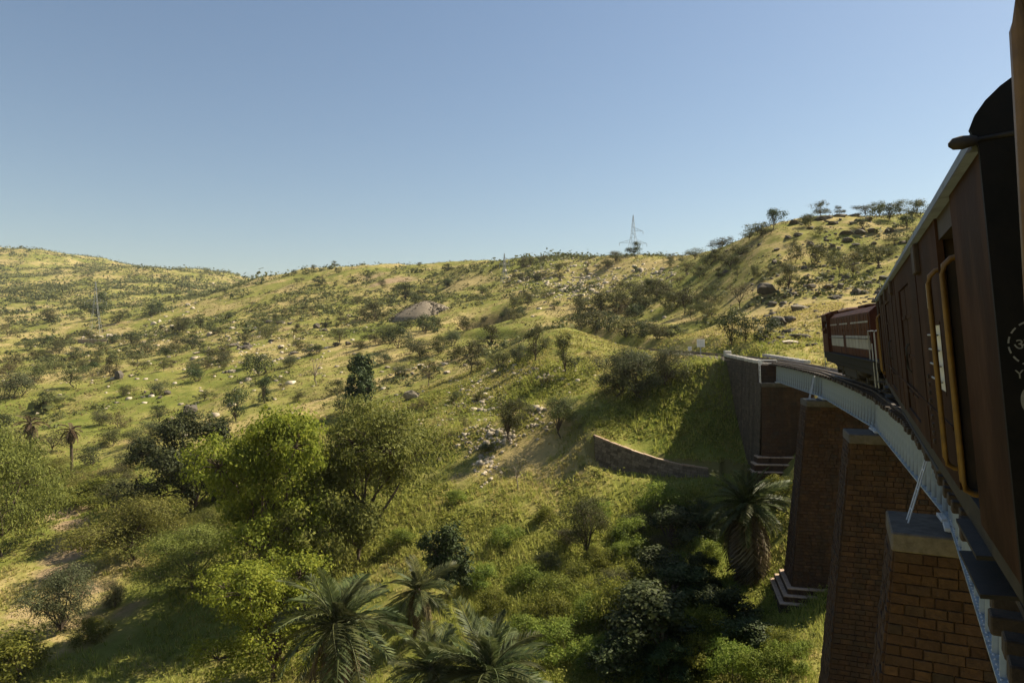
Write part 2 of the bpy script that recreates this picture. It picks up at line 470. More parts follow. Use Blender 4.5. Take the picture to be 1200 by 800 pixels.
# one sheet: rings growing with distance, finest where the valley lies
th_f = np.linspace(R(-41), R(41), 560)
th_b = np.concatenate([th_f, np.linspace(R(41), R(319), 72)[1:-1]])
th_b = th_b  # full turn, closed below
rr = np.concatenate([np.linspace(1.2, 19, 16)[:-1], np.geomspace(19, 420, 330)[:-1], np.geomspace(420, 2500, 90)])
TH, RR = np.meshgrid(th_b, rr, indexing='ij')
GX = np.sin(TH) * RR; GY = np.cos(TH) * RR
GZ = terrain_z(GX, GY)
NT, NR = TH.shape
NF = len(th_f)

def grid_z(x, y):
    """height of the sheet itself (between its vertices) for points in front"""
    i = (np.arctan2(x, y) - th_f[0]) / (th_f[-1] - th_f[0]) * (NF - 1)
    i0 = np.clip(np.floor(i).astype(int), 0, NF - 2); f = np.clip(i - i0, 0, 1)
    r = np.hypot(x, y); j0 = np.clip(np.searchsorted(rr, r) - 1, 0, NR - 2); g = np.clip((r - rr[j0]) / (rr[j0 + 1] - rr[j0]), 0, 1)
    return (GZ[i0, j0] * (1 - f) + GZ[i0 + 1, j0] * f) * (1 - g) + (GZ[i0, j0 + 1] * (1 - f) + GZ[i0 + 1, j0 + 1] * f) * g

def ground(x, y):
    return float(terrain_z(np.array([x]), np.array([y]))[0])

def hit(px, py, far=1e9, rmin=0):
    """ground point first met along the sight line through a photo pixel; None where it is sky"""
    tx = (px - CX) / F_PX; tz = (HY - py) / F_PX
    th = math.atan2(tx, 1.0); c = math.cos(th)
    i = (th - th_f[0]) / (th_f[-1] - th_f[0]) * (NF - 1)
    i0 = int(min(max(math.floor(i), 0), NF - 2)); f = i - i0
    zc = GZ[i0] * (1 - f) + GZ[i0 + 1] * f
    g = zc - tz * rr * c          # ground above the sight line?
    ok = np.where((g[1:] >= 0) & (g[:-1] < 0) & (rr[1:] > rmin))[0]
    if len(ok) == 0: return None
    k = ok[0]
    a = g[k] / (g[k] - g[k + 1])
    r = rr[k] + a * (rr[k + 1] - rr[k])
    if r > far: return None
    return Vector((math.sin(th) * r, math.cos(th) * r, zc[k] + a * (zc[k + 1] - zc[k])))

def crest(px, rmin=60, rmax=600):
    """the skyline's ground point in one direction"""
    th = math.atan2((px - CX) / F_PX, 1.0)
    i = (th - th_f[0]) / (th_f[-1] - th_f[0]) * (NF - 1)
    i0 = int(min(max(math.floor(i), 0), NF - 2)); f = i - i0
    zc = GZ[i0] * (1 - f) + GZ[i0 + 1] * f
    t = np.where((rr > rmin) & (rr < rmax), zc / rr, -9)
    k = int(np.argmax(t)); r = rr[k]
    return Vector((math.sin(th) * r, math.cos(th) * r, zc[k]))

# where the grass is worn to bare earth or stays green: written as patches on the ground
def patch(points):
    """(px,py,radius_m[,strength]) -> world discs"""
    o = []
    for p in points:
        q = hit(p[0], p[1])
        if q is not None: o.append((q.x, q.y, p[2], p[3] if len(p) > 3 else 1.0))
    return o
BARE = patch([(735,522,.6,.6),(755,529,.6,.6),(775,535,.6,.6),(80,600,2.2),(85,615,2.0),(88,632,2.0),(78,650,2.4),(70,668,2.2),(110,690,1.8,.7),(100,725,2,.6),(150,712,2,.6),(60,770,2,.5),
              (20,720,2,.6),(30,735,2,.6),(660,380,5,.5),(700,395,4,.6),(640,390,6,.4),(400,395,8,.4),(460,330,16,.8),(440,322,16,.6),(120,385,22,.5),(60,395,18,.5),(30,390,18,.5),
              (620,530,2,.4),(560,440,4,.5),(650,360,8,.5),(520,425,4,.5),(210,360,14,.5),(270,410,8,.4),(540,560,2,.5),(545,590,2,.4),(340,385,12,.5),(300,395,10,.5),
              (820,395,4,.5),(800,375,5,.4)])
LUSH = patch([(800,450,6),(830,480,5),(790,500,4),(760,490,4),(700,620,6),(740,650,6),(650,700,6),(600,650,6),(680,760,6),(560,600,5),(450,620,8),(380,560,10),(200,580,10),(60,560,12),(480,480,8),
              (640,440,6),(880,740,5),(920,720,4),(520,470,8,.6),(600,420,8,.6),(440,385,12,.7),(460,380,10,.7),(180,470,20,.5),(60,470,25,.5),(60,785,4,.7),(250,700,6,.5),(100,560,8,.8)])
def field(x, y, discs):
    v = np.zeros_like(x)
    for (cx, cy, r, s) in discs:
        v = np.maximum(v, s * np.exp(-((x - cx) ** 2 + (y - cy) ** 2) / (2 * (r * 0.8) ** 2)))
    return v
verts = np.stack([GX, GY, GZ], -1).reshape(-1, 3)
ii, jj = np.meshgrid(np.arange(NT), np.arange(NR - 1), indexing='ij')
i2 = (ii + 1) % NT
faces = np.stack([ii * NR + jj, ii * NR + jj + 1, i2 * NR + jj + 1, i2 * NR + jj], -1).reshape(-1, 4)[:, ::-1]

def ground_mat():
    m, nt, p, out = new_mat('hillside_grass_and_earth')
    g = nt.nodes.new('ShaderNodeNewGeometry'); pos = g.outputs['Position']
    ab = nt.nodes.new('ShaderNodeAttribute'); ab.attribute_name = 'bare'
    al = nt.nodes.new('ShaderNodeAttribute'); al.attribute_name = 'lush'
    n1 = noise(nt, 0.035, 6, 0.65, pos, 0.6); n2 = noise(nt, 0.22, 6, 0.7, pos, 0.4); n3 = noise(nt, 1.7, 5, 0.7, pos); n4 = noise(nt, 0.011, 4, 0.6, pos)
    dry = math_(nt, 'ADD', math_(nt, 'MULTIPLY', n1, 0.9), math_(nt, 'MULTIPLY', n2, 0.6))
    dry = math_(nt, 'ADD', dry, math_(nt, 'MULTIPLY', n3, 0.35))
    dry = math_(nt, 'SUBTRACT', dry, math_(nt, 'MULTIPLY', al.outputs['Fac'], 0.22))
    c = ramp(nt, dry, [(0.66, (0.100, 0.122, 0.022)), (0.83, (0.155, 0.160, 0.036)), (0.95, (0.228, 0.200, 0.064)), (1.0, (0.32, 0.252, 0.108))])
    nb = math_(nt, 'ADD', math_(nt, 'MULTIPLY', n2, 0.7), math_(nt, 'MULTIPLY', n3, 0.35))
    bare = math_(nt, 'ADD', ab.outputs['Fac'], math_(nt, 'SUBTRACT', nb, 0.62))
    fb = ramp(nt, bare, [(0.30, (0, 0, 0)), (0.62, (1, 1, 1))])
    c = mixc(nt, fb, c, mixc(nt, n3, (0.22, 0.155, 0.085), (0.34, 0.25, 0.15)))
    # low tussocks and stones too small and far to tell apart
    vo = nt.nodes.new('ShaderNodeTexVoronoi'); vo.inputs['Scale'].default_value = 0.55; nt.links.new(pos, vo.inputs['Vector'])
    sp = ramp(nt, vo.outputs['Distance'], [(0.16, (1, 1, 1)), (0.34, (0, 0, 0))])
    spk = math_(nt, 'MULTIPLY', sp, ramp(nt, n1, [(0.42, (0, 0, 0)), (0.6, (0.8, 0.8, 0.8))]))
    c = mixc(nt, spk, c, (0.052, 0.058, 0.018))
    # steep faces show soil
    sx = nt.nodes.new('ShaderNodeSeparateXYZ'); nt.links.new(g.outputs['True Normal'], sx.inputs[0])
    st = ramp(nt, math_(nt, 'ADD', sx.outputs[2], math_(nt, 'MULTIPLY', n3, 0.12)), [(0.70, (1, 1, 1)), (0.80, (0, 0, 0))])
    c = mixc(nt, math_(nt, 'MULTIPLY', st, 0.5), c, (0.14, 0.105, 0.055))
    nt.links.new(c, p.inputs['Base Color'])
    p.inputs['Roughness'].default_value = 1.0
    p.inputs['Specular IOR Level'].default_value = 0.05
    h = math_(nt, 'ADD', math_(nt, 'MULTIPLY', n3, 0.5), math_(nt, 'MULTIPLY', noise(nt, 6.0, 4, 0.7, pos), 0.25))
    bump(nt, p, h, 0.6, 0.35)
    return m
M['ground'] = ground_mat()
gm = np_mesh('ground', verts, faces, M['ground'], smooth=True)
vx, vy = verts[:, 0].astype(float), verts[:, 1].astype(float)
for nm, dd in (('bare', BARE), ('lush', LUSH)):
    at = gm.attributes.new(nm, 'FLOAT', 'POINT')
    at.data.foreach_set('value', field(vx, vy, dd).astype(np.float32))
ground_o = tag(put('ground', gm), kind='structure')
# ------------------------------------------------------------------ bridge: piers, abutment, girders, track
rng = random.Random(7)
S_PIERS = [11.6, 25.6, 39.4]
S_ABUT = 52.6
GIRDER_D = 1.25

def frame_at(s):
    """location and z-rotation of a local frame with x along the track and y to the left"""
    p = track(s); return p, R(90) - heading(s)

def block(w, h, d, r, ch=0.012):
    """one hewn stone: centred in (x,z), face at +y, uneven corners"""
    j = lambda a: r.uniform(-a, a) * 1.7
    x0, x1, z0, z1 = -w / 2, w / 2, -h / 2, h / 2
    back = [(x0, 0, z0), (x1, 0, z0), (x1, 0, z1), (x0, 0, z1)]
    mid = [(x, d - ch, z) for x, _, z in back]
    fr = [(x0 + ch + j(.008), d + j(.008), z0 + ch + j(.006)), (x1 - ch + j(.008), d + j(.008), z0 + ch + j(.006)),
          (x1 - ch + j(.008), d + j(.008), z1 - ch + j(.006)), (x0 + ch + j(.008), d + j(.008), z1 - ch + j(.006))]
    f = [(8, 9, 10, 11)]
    for k in range(4):
        f.append((k, (k + 1) % 4, 4 + (k + 1) % 4, 4 + k)); f.append((4 + k, 4 + (k + 1) % 4, 8 + (k + 1) % 4, 8 + k))
    return back + mid + fr, [q[::-1] for q in f]

SHARED = {}
def shared_block(w, h, mat):
    k = (round(w, 2), round(h, 2), rng.randrange(4), mat.name)
    if k not in SHARED:
        v, f = block(k[0], k[1], 0.05, random.Random(hash(k[:3]) & 999))
        me = bpy.data.meshes.new('stone'); me.from_pydata(v, [], f); me.materials.append(mat); me.update()
        SHARED[k] = me
    return SHARED[k]

def courses(corners, course, wmin, wmax, r, quoin=None):
    """lay stones on a quad face: corners = bottom-left, bottom-right, top-right, top-left seen from outside.
    yields (centre, xdir, ydir(out), zdir, width, height)"""
    bl, br, tr, tl = [Vector(c) for c in corners]
    H = ((tl - bl).length + (tr - br).length) / 2
    n = max(1, round(H / course))
    out_n = (br - bl).cross(tl - bl).normalized()
    for k in range(n):
        a, b = (k + 0.0) / n, (k + 1.0) / n
        L = bl.lerp(tl, (a + b) / 2); Rr = br.lerp(tr, (a + b) / 2)
        X = (Rr - L); Wd = X.length; X = X.normalized()
        Z = out_n.cross(X) * -1.0
        Z = X.cross(out_n) * -1.0 if X.cross(out_n).z < 0 else X.cross(out_n)
        hh = H / n
        x = 0.0; first = True
        while x < Wd - 1e-3:
            w = r.uniform(wmin, wmax)
            if first: w = wmax if k % 2 else wmin
            if Wd - x - w < wmin * 0.6: w = Wd - x
            w = min(w, Wd - x)
            yield L + X * (x + w / 2), X, out_n, Z, w, hh
            x += w; first = False

def lay(mb, corners, course, wmin, wmax, r, joint=0.016, depth=0.05):
    for c, X, Y, Z, w, h in courses(corners, course, wmin, wmax, r):
        v, f = block(w - joint, h - joint, depth + r.uniform(-.012, .018), r)
        mb.add([c + X * p[0] + Y * p[1] + Z * p[2] for p in v], f)

def lay_objects(parent, corners, course, wmin, wmax, r, mat, name='stone', joint=0.016):
    for c, X, Y, Z, w, h in courses(corners, course, wmin, wmax, r):
        w = round(w / 0.04) * 0.04
        me = shared_block(w - joint, h - joint, mat)
        o = put(name, me, parent)
        m = Matrix((X, Y, Z)).transposed().to_4x4()
        m.translation = c + Y * r.uniform(-.012, .012)
        o.matrix_local = m

def pier(s, z_base, label, objects_to=0.0, course=0.19, ledges=False):
    p, rz = frame_at(s)
    top = rail_z(s) - 0.31 - GIRDER_D - 0.11
    root = empty('bridge_pier', (p.x, p.y, 0), (0, 0, rz), label, 'bridge pier', 'masonry piers carrying the viaduct')
    hx, hy, ct = 0.95, 1.72, 0.36             # half thickness, half width, cap height
    def ring(z, e=0.0):
        d = (top - ct) - z
        bx, by = hx - 0.02 + d * 0.045 + e, hy - 0.02 + d * 0.085 + e
        return [(-bx, -by, z), (bx, -by, z), (bx, by, z), (-bx, by, z)]
    core = MB()
    core.hexa(ring(z_base) + ring(top - ct))
    core.build('core', M['mortar'], root)
    cap = MB(); cap.cbox(-hx - .04, hx + .04, -hy - .04, hy + .04, top - ct, top, 0.03)
    cap.build('cap_stone', M['cap_stone'], root)
    b, t = ring(z_base), ring(top - ct)
    zs = top - ct - objects_to if objects_to else top - ct
    m = ring(zs)
    rest = MB()
    # faces: near (-x), left (+y), far (+x), right (-y); corners bl, br, tr, tl seen from outside
    for f, (i, j) in enumerate(((3, 0), (2, 3), (1, 2), (0, 1))):
        if f < 2 and objects_to:
            lay_objects(root, (m[i], m[j], t[j], t[i]), course, 0.24, 0.46, rng, M['pier_stone'])
        lay(rest, (b[i], b[j], m[j], m[i]) if (f < 2 and objects_to) else (b[i], b[j], t[j], t[i]), course, 0.24, 0.46, rng)
    tag(rest.build('lower_stonework' if objects_to else 'stonework', M['pier_stone'], root), kind='stuff')
    if ledges:
        for k in range(3):
            e = 0.22 + 0.24 * k; q = ring(z_base, e); z1 = z_base + 1.0 - 0.36 * k
            lb = MB(); n = 5
            x0, x1, y0, y1 = q[0][0], q[1][0], q[0][1], q[2][1]
            for a in range(n):
                ya = y0 + (y1 - y0) * a / n; yb = y0 + (y1 - y0) * (a + 1) / n
                lb.cbox(x0, x1, ya + .008, yb - .008, z1 - 1.3, z1 - .10, 0.03)
                lb.cbox(x0 - .05, x1 + .05, ya + .008, yb - .008, z1 - .098, z1 + rng.uniform(-.02, .02), 0.03, 1)  # top slab paler than the block: sunlight on the step put into colour
            lb.build('footing_ledge', [M['pier_stone'], M['ledge']], root)
    return root, top

g_C = ground(*track(S_PIERS[0])[:2]) - 0.6
pier_C, top_C = pier(S_PIERS[0], g_C, 'nearest brown stone bridge pier with a flat grey cap and ladder on it', objects_to=3.1)
g_B = ground(*track(S_PIERS[1])[:2]) - 0.6
pier_B, top_B = pier(S_PIERS[1], g_B, 'middle stone bridge pier with a dark shaded left edge')
g_A = -14.55
pier_A, top_A = pier(S_PIERS[2], g_A, 'farthest stone bridge pier standing on three stepped footings with painted-in sunlit tops', ledges=True)

# abutment with wing walls, set on the chord of its curve
pA, pB = track(S_ABUT), track(65.3)
mid = (pA + pB) / 2; ch = (pB - pA); L_ab = ch.length
ab_rz = math.atan2(ch.y, ch.x)
ab = empty('bridge_abutment', (mid.x, mid.y, 0), (0, 0, ab_rz), 'tall grey stone abutment with long wing wall where the bridge ends', 'abutment')
hl = L_ab / 2; zt0, zt1 = rail_z(S_ABUT) + 0.02, rail_z(65.3) + 0.20
shelf = rail_z(S_ABUT) - 0.31 - GIRDER_D - 0.11
zb = -9.6
hw = 1.95
core = MB()
core.hexa([(-hl + 1.0, -hw, zb), (hl, -hw, zb), (hl, hw, zb), (-hl + 1.0, hw, zb), (-hl + 1.0, -hw + .1, zt0 - .45), (hl, -hw + .1, zt1 - .65), (hl, hw - .1, zt1 - .65), (-hl + 1.0, hw - .1, zt0 - .45)])
core.box(-hl, -hl + 1.0, -hw + .02, hw - .02, zb, shelf - 0.02)
core.build('core', M['mortar'], ab)
st = MB()
e = 0.16
lay(st, ((-hl, hw + e, zb)[0:3] and (hl, hw + e, zb), (-hl, hw + e, zb), (-hl, hw, shelf), (hl, hw, shelf)), 0.30, 0.36, 0.62, rng)      # left wall, lower
lay(st, ((hl, hw, shelf), (-hl + 1.0, hw, shelf), (-hl + 1.0, hw - .02, zt0 - .02), (hl, hw - .02, zt1 - .20)), 0.27, 0.36, 0.62, rng)   # left wall, upper
lay(st, ((-hl, -hw, zb), (hl, -hw, zb), (hl, -hw, zt1 - .20), (-hl, -hw, shelf)), 0.32, 0.4, 0.7, rng)
tag(st.build('wing_wall_stonework', M['grey_stone'], ab), kind='stuff')
fr = MB()
lay(fr, ((-hl - e, hw, zb), (-hl - e, -hw, zb), (-hl, -hw, shelf - .28), (-hl, hw, shelf - .28)), 0.28, 0.36, 0.6, rng)
lay(fr, ((-hl + 1.0, hw, shelf), (-hl + 1.0, -hw, shelf), (-hl + 1.0, -hw, zt0 - .30), (-hl + 1.0, hw, zt0 - .30)), 0.26, 0.36, 0.6, rng)
tag(fr.build('front_stonework', M['pier_stone'], ab), kind='stuff')
bs = MB(); bs.cbox(-hl - .05, -hl + 1.02, -hw - .03, hw + .03, shelf - .27, shelf + .03, .03)
bs.build('bearing_shelf', M['cap_stone'], ab)
n = 9
for sd in (1, -1):
    for k in range(n):
        x0 = -hl + 1.0 + (L_ab - 1.0) * k / n; x1 = -hl + 1.0 + (L_ab - 1.0) * (k + 1) / n
        za = zt0 + (zt1 - zt0) * (k + .5) / n
        c = MB(); y0, y1 = (hw - .42, hw + .10) if sd > 0 else (-hw - .10, -hw + .42)
        c.cbox(x0 + .006, x1 - .006, y0, y1, za - .20, za + .05 + rng.uniform(-.01, .01), 0.025)
        c.build('coping_stone', M['coping'], ab)
pl = MB(); pl.cbox(hl - .62, hl - .12, hw - .50, hw + .14, zt1 - .02, zt1 + .36, .06)
pl.build('end_block', M['coping'], ab)
for k in range(3):
    e2 = 0.42 + .26 * k
    lg = MB()
    for a in range(5):
        y0 = -hw - e2 + (2 * hw + 2 * e2) * a / 5; y1 = -hw - e2 + (2 * hw + 2 * e2) * (a + 1) / 5
        lg.cbox(-hl - e2, -hl + .6, y0 + .008, y1 - .008, zb - 3.5, zb + 1.05 - .52 * k, .03)
        lg.cbox(-hl - e2 - .05, -hl + .6, y0 + .008, y1 - .008, zb + 1.052 - .52 * k, zb + 1.15 - .52 * k + rng.uniform(-.02, .02), .03, 1)  # pale lip paints the sunlit top of each ledge
    lg.build('footing_ledge', [M['pier_stone'], M['ledge']], ab)

# girder spans
def stiffener_mesh():
    b = MB(); b.box(-.012, .012, 0, .13, -GIRDER_D + .03, -.03); b.box(-.05, .05, 0, .012, -GIRDER_D + .03, -.03)
    return b.mesh('stiffener', M['silver'])
STIFF = stiffener_mesh()
def span(sa, sb, label, rivets=False):
    a, b = track(sa), track(sb)
    d = b - a; L = math.hypot(d.x, d.y) - 0.10
    m = (a + b) / 2
    root = empty('bridge_span', (m.x, m.y, m.z - 0.31), (0, -math.atan2(d.z, math.hypot(d.x, d.y)), math.atan2(d.y, d.x)), label, 'girder', 'plate girder spans of the viaduct')
    off = -(L * L / (8 * RAD)) * 0.5
    h = L / 2
    for sd in (1, -1):
        g = MB(); y = sd * 0.66 + off
        g.box(-h, h, y - .010, y + .010, -GIRDER_D + .02, -.02)
        g.box(-h, h, y - .17, y + .17, -.03, 0)
        g.box(-h, h, y - .17, y + .17, -GIRDER_D, -GIRDER_D + .03)
        for zz in (-.10, -GIRDER_D + .10):
            g.box(-h, h, y - .045, y + .045, zz - .045, zz + .045)
        go = g.build('girder', M['silver'], root)
        if sd > 0:
            n = int(L / 0.62)
            for k in range(n + 1):
                put('stiffener', STIFF, go, (-h + .06 + (L - .12) * k / n, y + .010, 0))
            if rivets:
                rv = MB()
                x = -h + .08
                while x < h:
                    for yy, zz in ((y + .13, -GIRDER_D + .03), (y + .07, -GIRDER_D + .03)):
                        rv.lathe((x, yy, zz), (0, 0, 1), [(0, .016), (.010, .012), (.014, .004)], 6)
                    for zz in (-GIRDER_D + .14, -.14):
                        rv.lathe((x, y + .045, zz - .03), (0, 1, 0), [(0, .015), (.010, .011), (.014, .003)], 6)
                    x += .13
                tag(rv.build('rivets', M['silver_bar'], go), kind='stuff')
    br = MB(); k = 0; x = -h + .3
    while x < h - 1.2:
        br.bar((x, -.6 + off, -.2), (x + 1.2, .6 + off, -.2), .08, .08); br.bar((x, -.6 + off, -GIRDER_D + .2), (x, .6 + off, -GIRDER_D + .2), .08, .08)
        br.bar((x, -.6 + off, -GIRDER_D + .2), (x, .6 + off, -.2), .06, .06); x += 1.2
    br.build('cross_bracing', M['silver'], root)
    for x in (-h + .35, h - .35):
        bp = MB()
        for sd in (1, -1):
            bp.cbox(x - .28, x + .28, sd * .66 + off - .26, sd * .66 + off + .26, -GIRDER_D - .075, -GIRDER_D - .002, .01)
            bp.cbox(x - .20, x + .20, sd * .66 + off - .20, sd * .66 + off + .20, -GIRDER_D - .11, -GIRDER_D - .07, .01)
        bp.build('bearing_plate', M['silver_bar'], root)
    gt = MB(); gt.box(-h, h, .80 + off, .90 + off, .19, .26); gt.build('guard_timber', M['sleeper'], root)
    return root
bounds = [-2.6] + S_PIERS + [S_ABUT + .55]
LAB = ['nearest silver plate girder span running out of the lower right corner', 'silver plate girder span between the nearest and middle piers',
       'silver plate girder span under the locomotive between middle and farthest piers', 'far silver plate girder span reaching the stone abutment']
for k in range(4):
    span(bounds[k], bounds[k + 1], LAB[k], rivets=(k == 0))

# ladders down to the caps
def ladder(name, p0, p1, width, across, label, rungs, mat=None, r=.018):
    o = empty(name, p0, (0, 0, 0), label, 'ladder', 'steel ladders on the viaduct')
    d = Vector(p1) - Vector(p0); a = Vector(across).normalized() * width / 2
    for sgn in (-1, 1):
        q = MB(); q.tube([a * sgn, d + a * sgn], r, 8); q.build('rail', mat or M['silver_bar'], o)
    for k in range(rungs):
        q = MB(); c = d * ((k + .6) / rungs); q.tube([c - a, c + a], r * .7, 6); q.build('rung', mat or M['silver_bar'], o)
    return o
for s, tp, lab, w in ((S_PIERS[0], top_C, 'thin silver ladder leaning from girder onto the nearest pier cap', .30), (S_PIERS[2], top_A, 'silver ladder strut from girder onto the farthest pier cap', .30)):
    base = track(s + .05, 1.42); base.z = tp + .002
    tp_ = track(s + 1.5, .86); tp_.z = rail_z(s) - .26
    along = track(s + 1, 0) - track(s, 0); along.z = 0
    ladder('pier_ladder', base, tp_, w, along, lab, 4)
    if s == S_PIERS[2]:
        for q in range(2):
            bq = track(s - .45 + q * .5, 1.45); b = MB(); b.cbox(-.16, .16, -.3, .3, 0, .05, .01)
            tag(b.build('cap_plate', M['coping'], None, (bq.x, bq.y, tp + .003), (0, 0, R(90) - heading(s))), ('left-hand' if q else 'right-hand') + ' pale flat slab lying on the farthest pier cap', 'slab', 'pale slabs on the pier cap')
lb = track(S_ABUT + .45, 1.93); lb.z = shelf + .04
lt = track(S_ABUT + .75, 1.93); lt.z = zt0 + .18
ladder('shelf_ladder', lb, lt, .42, track(S_ABUT + 1) - track(S_ABUT), 'short white ladder beside the abutment bearing shelf', 5, M['white'], .022)
hr = MB(); a0 = track(S_ABUT + .2, 1.9, .10); a1 = track(S_ABUT + .2, .75, .10)
hr.tube([a0, a1], .03, 8); hr.tube([a0, a0 - Vector((0, 0, .35))], .025, 8); hr.tube([a1, a1 - Vector((0, 0, .4))], .025, 8)
hr.tube([a0 - Vector((0, 0, .25)), a1 - Vector((0, 0, .25))], .02, 8)
tag(hr.build('guard_rail', M['white']), 'white pipe guard rail across the end of the girder at abutment', 'railing')

# track: rails, sleepers, ballast beyond the bridge
tr_root = tag(empty('railway_track', (0, 0, 0)), kind='structure')
def rail_mesh(left, s0, s1, w=.06, h=.12, up=0.0, step=1.0):
    b = MB(); n = int((s1 - s0) / step); vs = []; fs = []
    prof = [(-w, -h), (w, -h), (w * .25, -h + .02), (w * .25, -.03), (w * .55, -.02), (w * .55, 0), (-w * .55, 0), (-w * .55, -.02), (-w * .25, -.03), (-w * .25, -h + .02)]
    for k in range(n + 1):
        s = s0 + (s1 - s0) * k / n
        for (y, z) in prof: vs.append(track(s, left - y, z + up))
    m = len(prof)
    for k in range(n):
        for q in range(m):
            fs.append((k * m + q, k * m + (q + 1) % m, (k + 1) * m + (q + 1) % m, (k + 1) * m + q))
    b.add(vs, fs); return b
for l in (.53, -.53): rail_mesh(l, -24, 150).build('rail', M['rail'], tr_root)
for l in (.33, -.33): rail_mesh(l, -24, 54, .045, .10, -.02).build('guard_rail', M['rail'], tr_root)
sb = MB(); sb.cbox(-.11, .11, -1.16, 1.16, -.155, 0, .012)
SLP = sb.mesh('sleeper', M['sleeper'])
s = -16.0
while s < 53:
    p, rz = frame_at(s)
    put('sleeper', SLP, tr_root, (p.x, p.y, p.z - .125 - .002), (0, 0, rz + rng.uniform(-.012, .012)), (1, rng.uniform(.97, 1.04), 1))
    s += .47 + rng.uniform(-.015, .015)
fs_ = MB()
while s < 150:
    p, rz = frame_at(s); c, sn = math.cos(rz), math.sin(rz)
    w_, l_ = .11, .92
    pts = [(-w_, -l_), (w_, -l_), (w_, l_), (-w_, l_)]
    P = [(p.x + c * x - sn * y, p.y + sn * x + c * y) for x, y in pts]
    fs_.hexa([(x, y, p.z - .26) for x, y in P] + [(x, y, p.z - .125) for x, y in P]); s += .68
tag(fs_.build('far_sleepers', M['sleeper'], tr_root), kind='stuff')
bl = MB(); vs = []; fs = []; s0 = S_ABUT + 1.05; n = 90
prof = [(-2.1, -.60), (-1.5, -.20), (1.5, -.20), (2.1, -.60)]
for k in range(n + 1):
    s = s0 + (150 - s0) * k / n
    q = .62 if s < 65.3 else 1.0
    for y, z in prof: vs.append(track(s, -y * (.72 if s < 65.3 else 1), z))
for k in range(n):
    for q in range(3): fs.append((k * 4 + q, k * 4 + q + 1, (k + 1) * 4 + q + 1, (k + 1) * 4 + q))
bl.add(vs, fs); bal = bl.build('ballast_bed', M['ballast'], tr_root)
# loose ballast stones near the bridge end, too many to count
def stones_np(name, pts, sizes, mat, seed=1, squash=.65, parent=None):
    r = np.random.default_rng(seed); n = len(pts)
    base = np.array([(-1, -1, -.6), (1, -1, -.6), (1, 1, -.6), (-1, 1, -.6), (-.6, -.6, .8), (.6, -.6, .8), (.6, .6, .8), (-.6, .6, .8)], float)
    V = base[None] * (1 + r.uniform(-.35, .35, (n, 8, 3))) * np.asarray(sizes)[:, None, None] * .5
    V[:, :, 2] *= squash
    a = r.uniform(0, 6.28, n); ca, sa = np.cos(a)[:, None], np.sin(a)[:, None]
    x = V[:, :, 0] * ca - V[:, :, 1] * sa; y = V[:, :, 0] * sa + V[:, :, 1] * ca
    V = np.stack([x, y, V[:, :, 2]], -1) + np.asarray(pts)[:, None]
    q = np.array([(0, 3, 2, 1), (4, 5, 6, 7), (0, 1, 5, 4), (1, 2, 6, 5), (2, 3, 7, 6), (3, 0, 4, 7)])
    Fq = (np.arange(n)[:, None, None] * 8 + q[None]).reshape(-1, 4)
    return tag(put(name, np_mesh(name, V.reshape(-1, 3), Fq, mat), parent), kind='stuff')
r_ = np.random.default_rng(3); pts = []
for k in range(2600):
    s = r_.uniform(S_ABUT + 1.2, 120); l = r_.uniform(-1.9, 1.9)
    if s < 65: l *= .72
    p = track(s, l); z = p.z - .20 if abs(l) < 1.5 else p.z - .20 - (abs(l) - 1.5) * .66
    pts.append((p.x, p.y, z))
stones_np('ballast_stones', pts, r_.uniform(.06, .14, len(pts)), M['ballast'], 4, parent=tr_root)
# ------------------------------------------------------------------ train
CANT = -0.085
def arc(cx, cy, rx, ry, a0, a1, n):
    return [(cx + rx * math.cos(R(a0 + (a1 - a0) * k / n)), cy + ry * math.sin(R(a0 + (a1 - a0) * k / n))) for k in range(n + 1)]

def roofarc(rev, n):
    p = []
    for k in range(n + 1):
        t = R(90) * k / n
        p.append((1.405 * math.cos(t) ** .80, 3.055 + .50 * math.sin(t) ** .92))
    return p[::-1] if rev else p

def text_mesh(body, size, mat, extrude=0.0006):
    c = bpy.data.curves.new('text', 'FONT'); c.body = body; c.size = size; c.extrude = extrude
    o = bpy.data.objects.new('text_tmp', c); col.objects.link(o)
    dg = bpy.context.evaluated_depsgraph_get()
    me = bpy.data.meshes.new_from_object(o.evaluated_get(dg))
    bpy.data.objects.remove(o); me.materials.clear(); me.materials.append(mat)
    return me

def wheelset(parent, x, r, mat):
    for sd in (1, -1):
        w = MB(); w.lathe((x, sd * .53, r), (0, sd, 0), [(-.07, r + .025), (-.045, r + .025), (-.04, r), (.05, r - .006), (.05, r - .07), (.02, r - .09), (.02, .12), (.07, .10), (.09, .06)], 24)
        w.build('wheel', mat, parent)
    a = MB(); a.cyl((x, -.55, r), (x, .55, r), .07); a.build('axle', mat, parent)

def bogie(parent, x, r=.36, wb=1.9, axles=2):
    b = empty('bogie', (x, 0, 0), parent=parent)
    f = MB()
    for sd in (1, -1):
        f.cbox(-wb / 2 - .35, wb / 2 + .35, sd * .82 - .06, sd * .82 + .06, .42, .62, .02)
        for k in range(axles):
            xx = -wb / 2 + wb * k / (axles - 1)
            f.cbox(xx - .14, xx + .14, sd * .80 - .11, sd * .80 + .11, .22, .52, .02)
            for q in (-.26, .26): f.cyl((xx + q, sd * .80, .40), (xx + q, sd * .80, .66), .06, 8)
        f.cbox(-.35, .35, sd * .80 - .09, sd * .80 + .09, .30, .70, .02)
    f.cbox(-.2, .2, -.8, .8, .45, .72, .02)
    f.build('frame', M['black_iron'], b)
    for k in range(axles): wheelset(b, -wb / 2 + wb * k / (axles - 1), r, M['black_iron'])
    return b

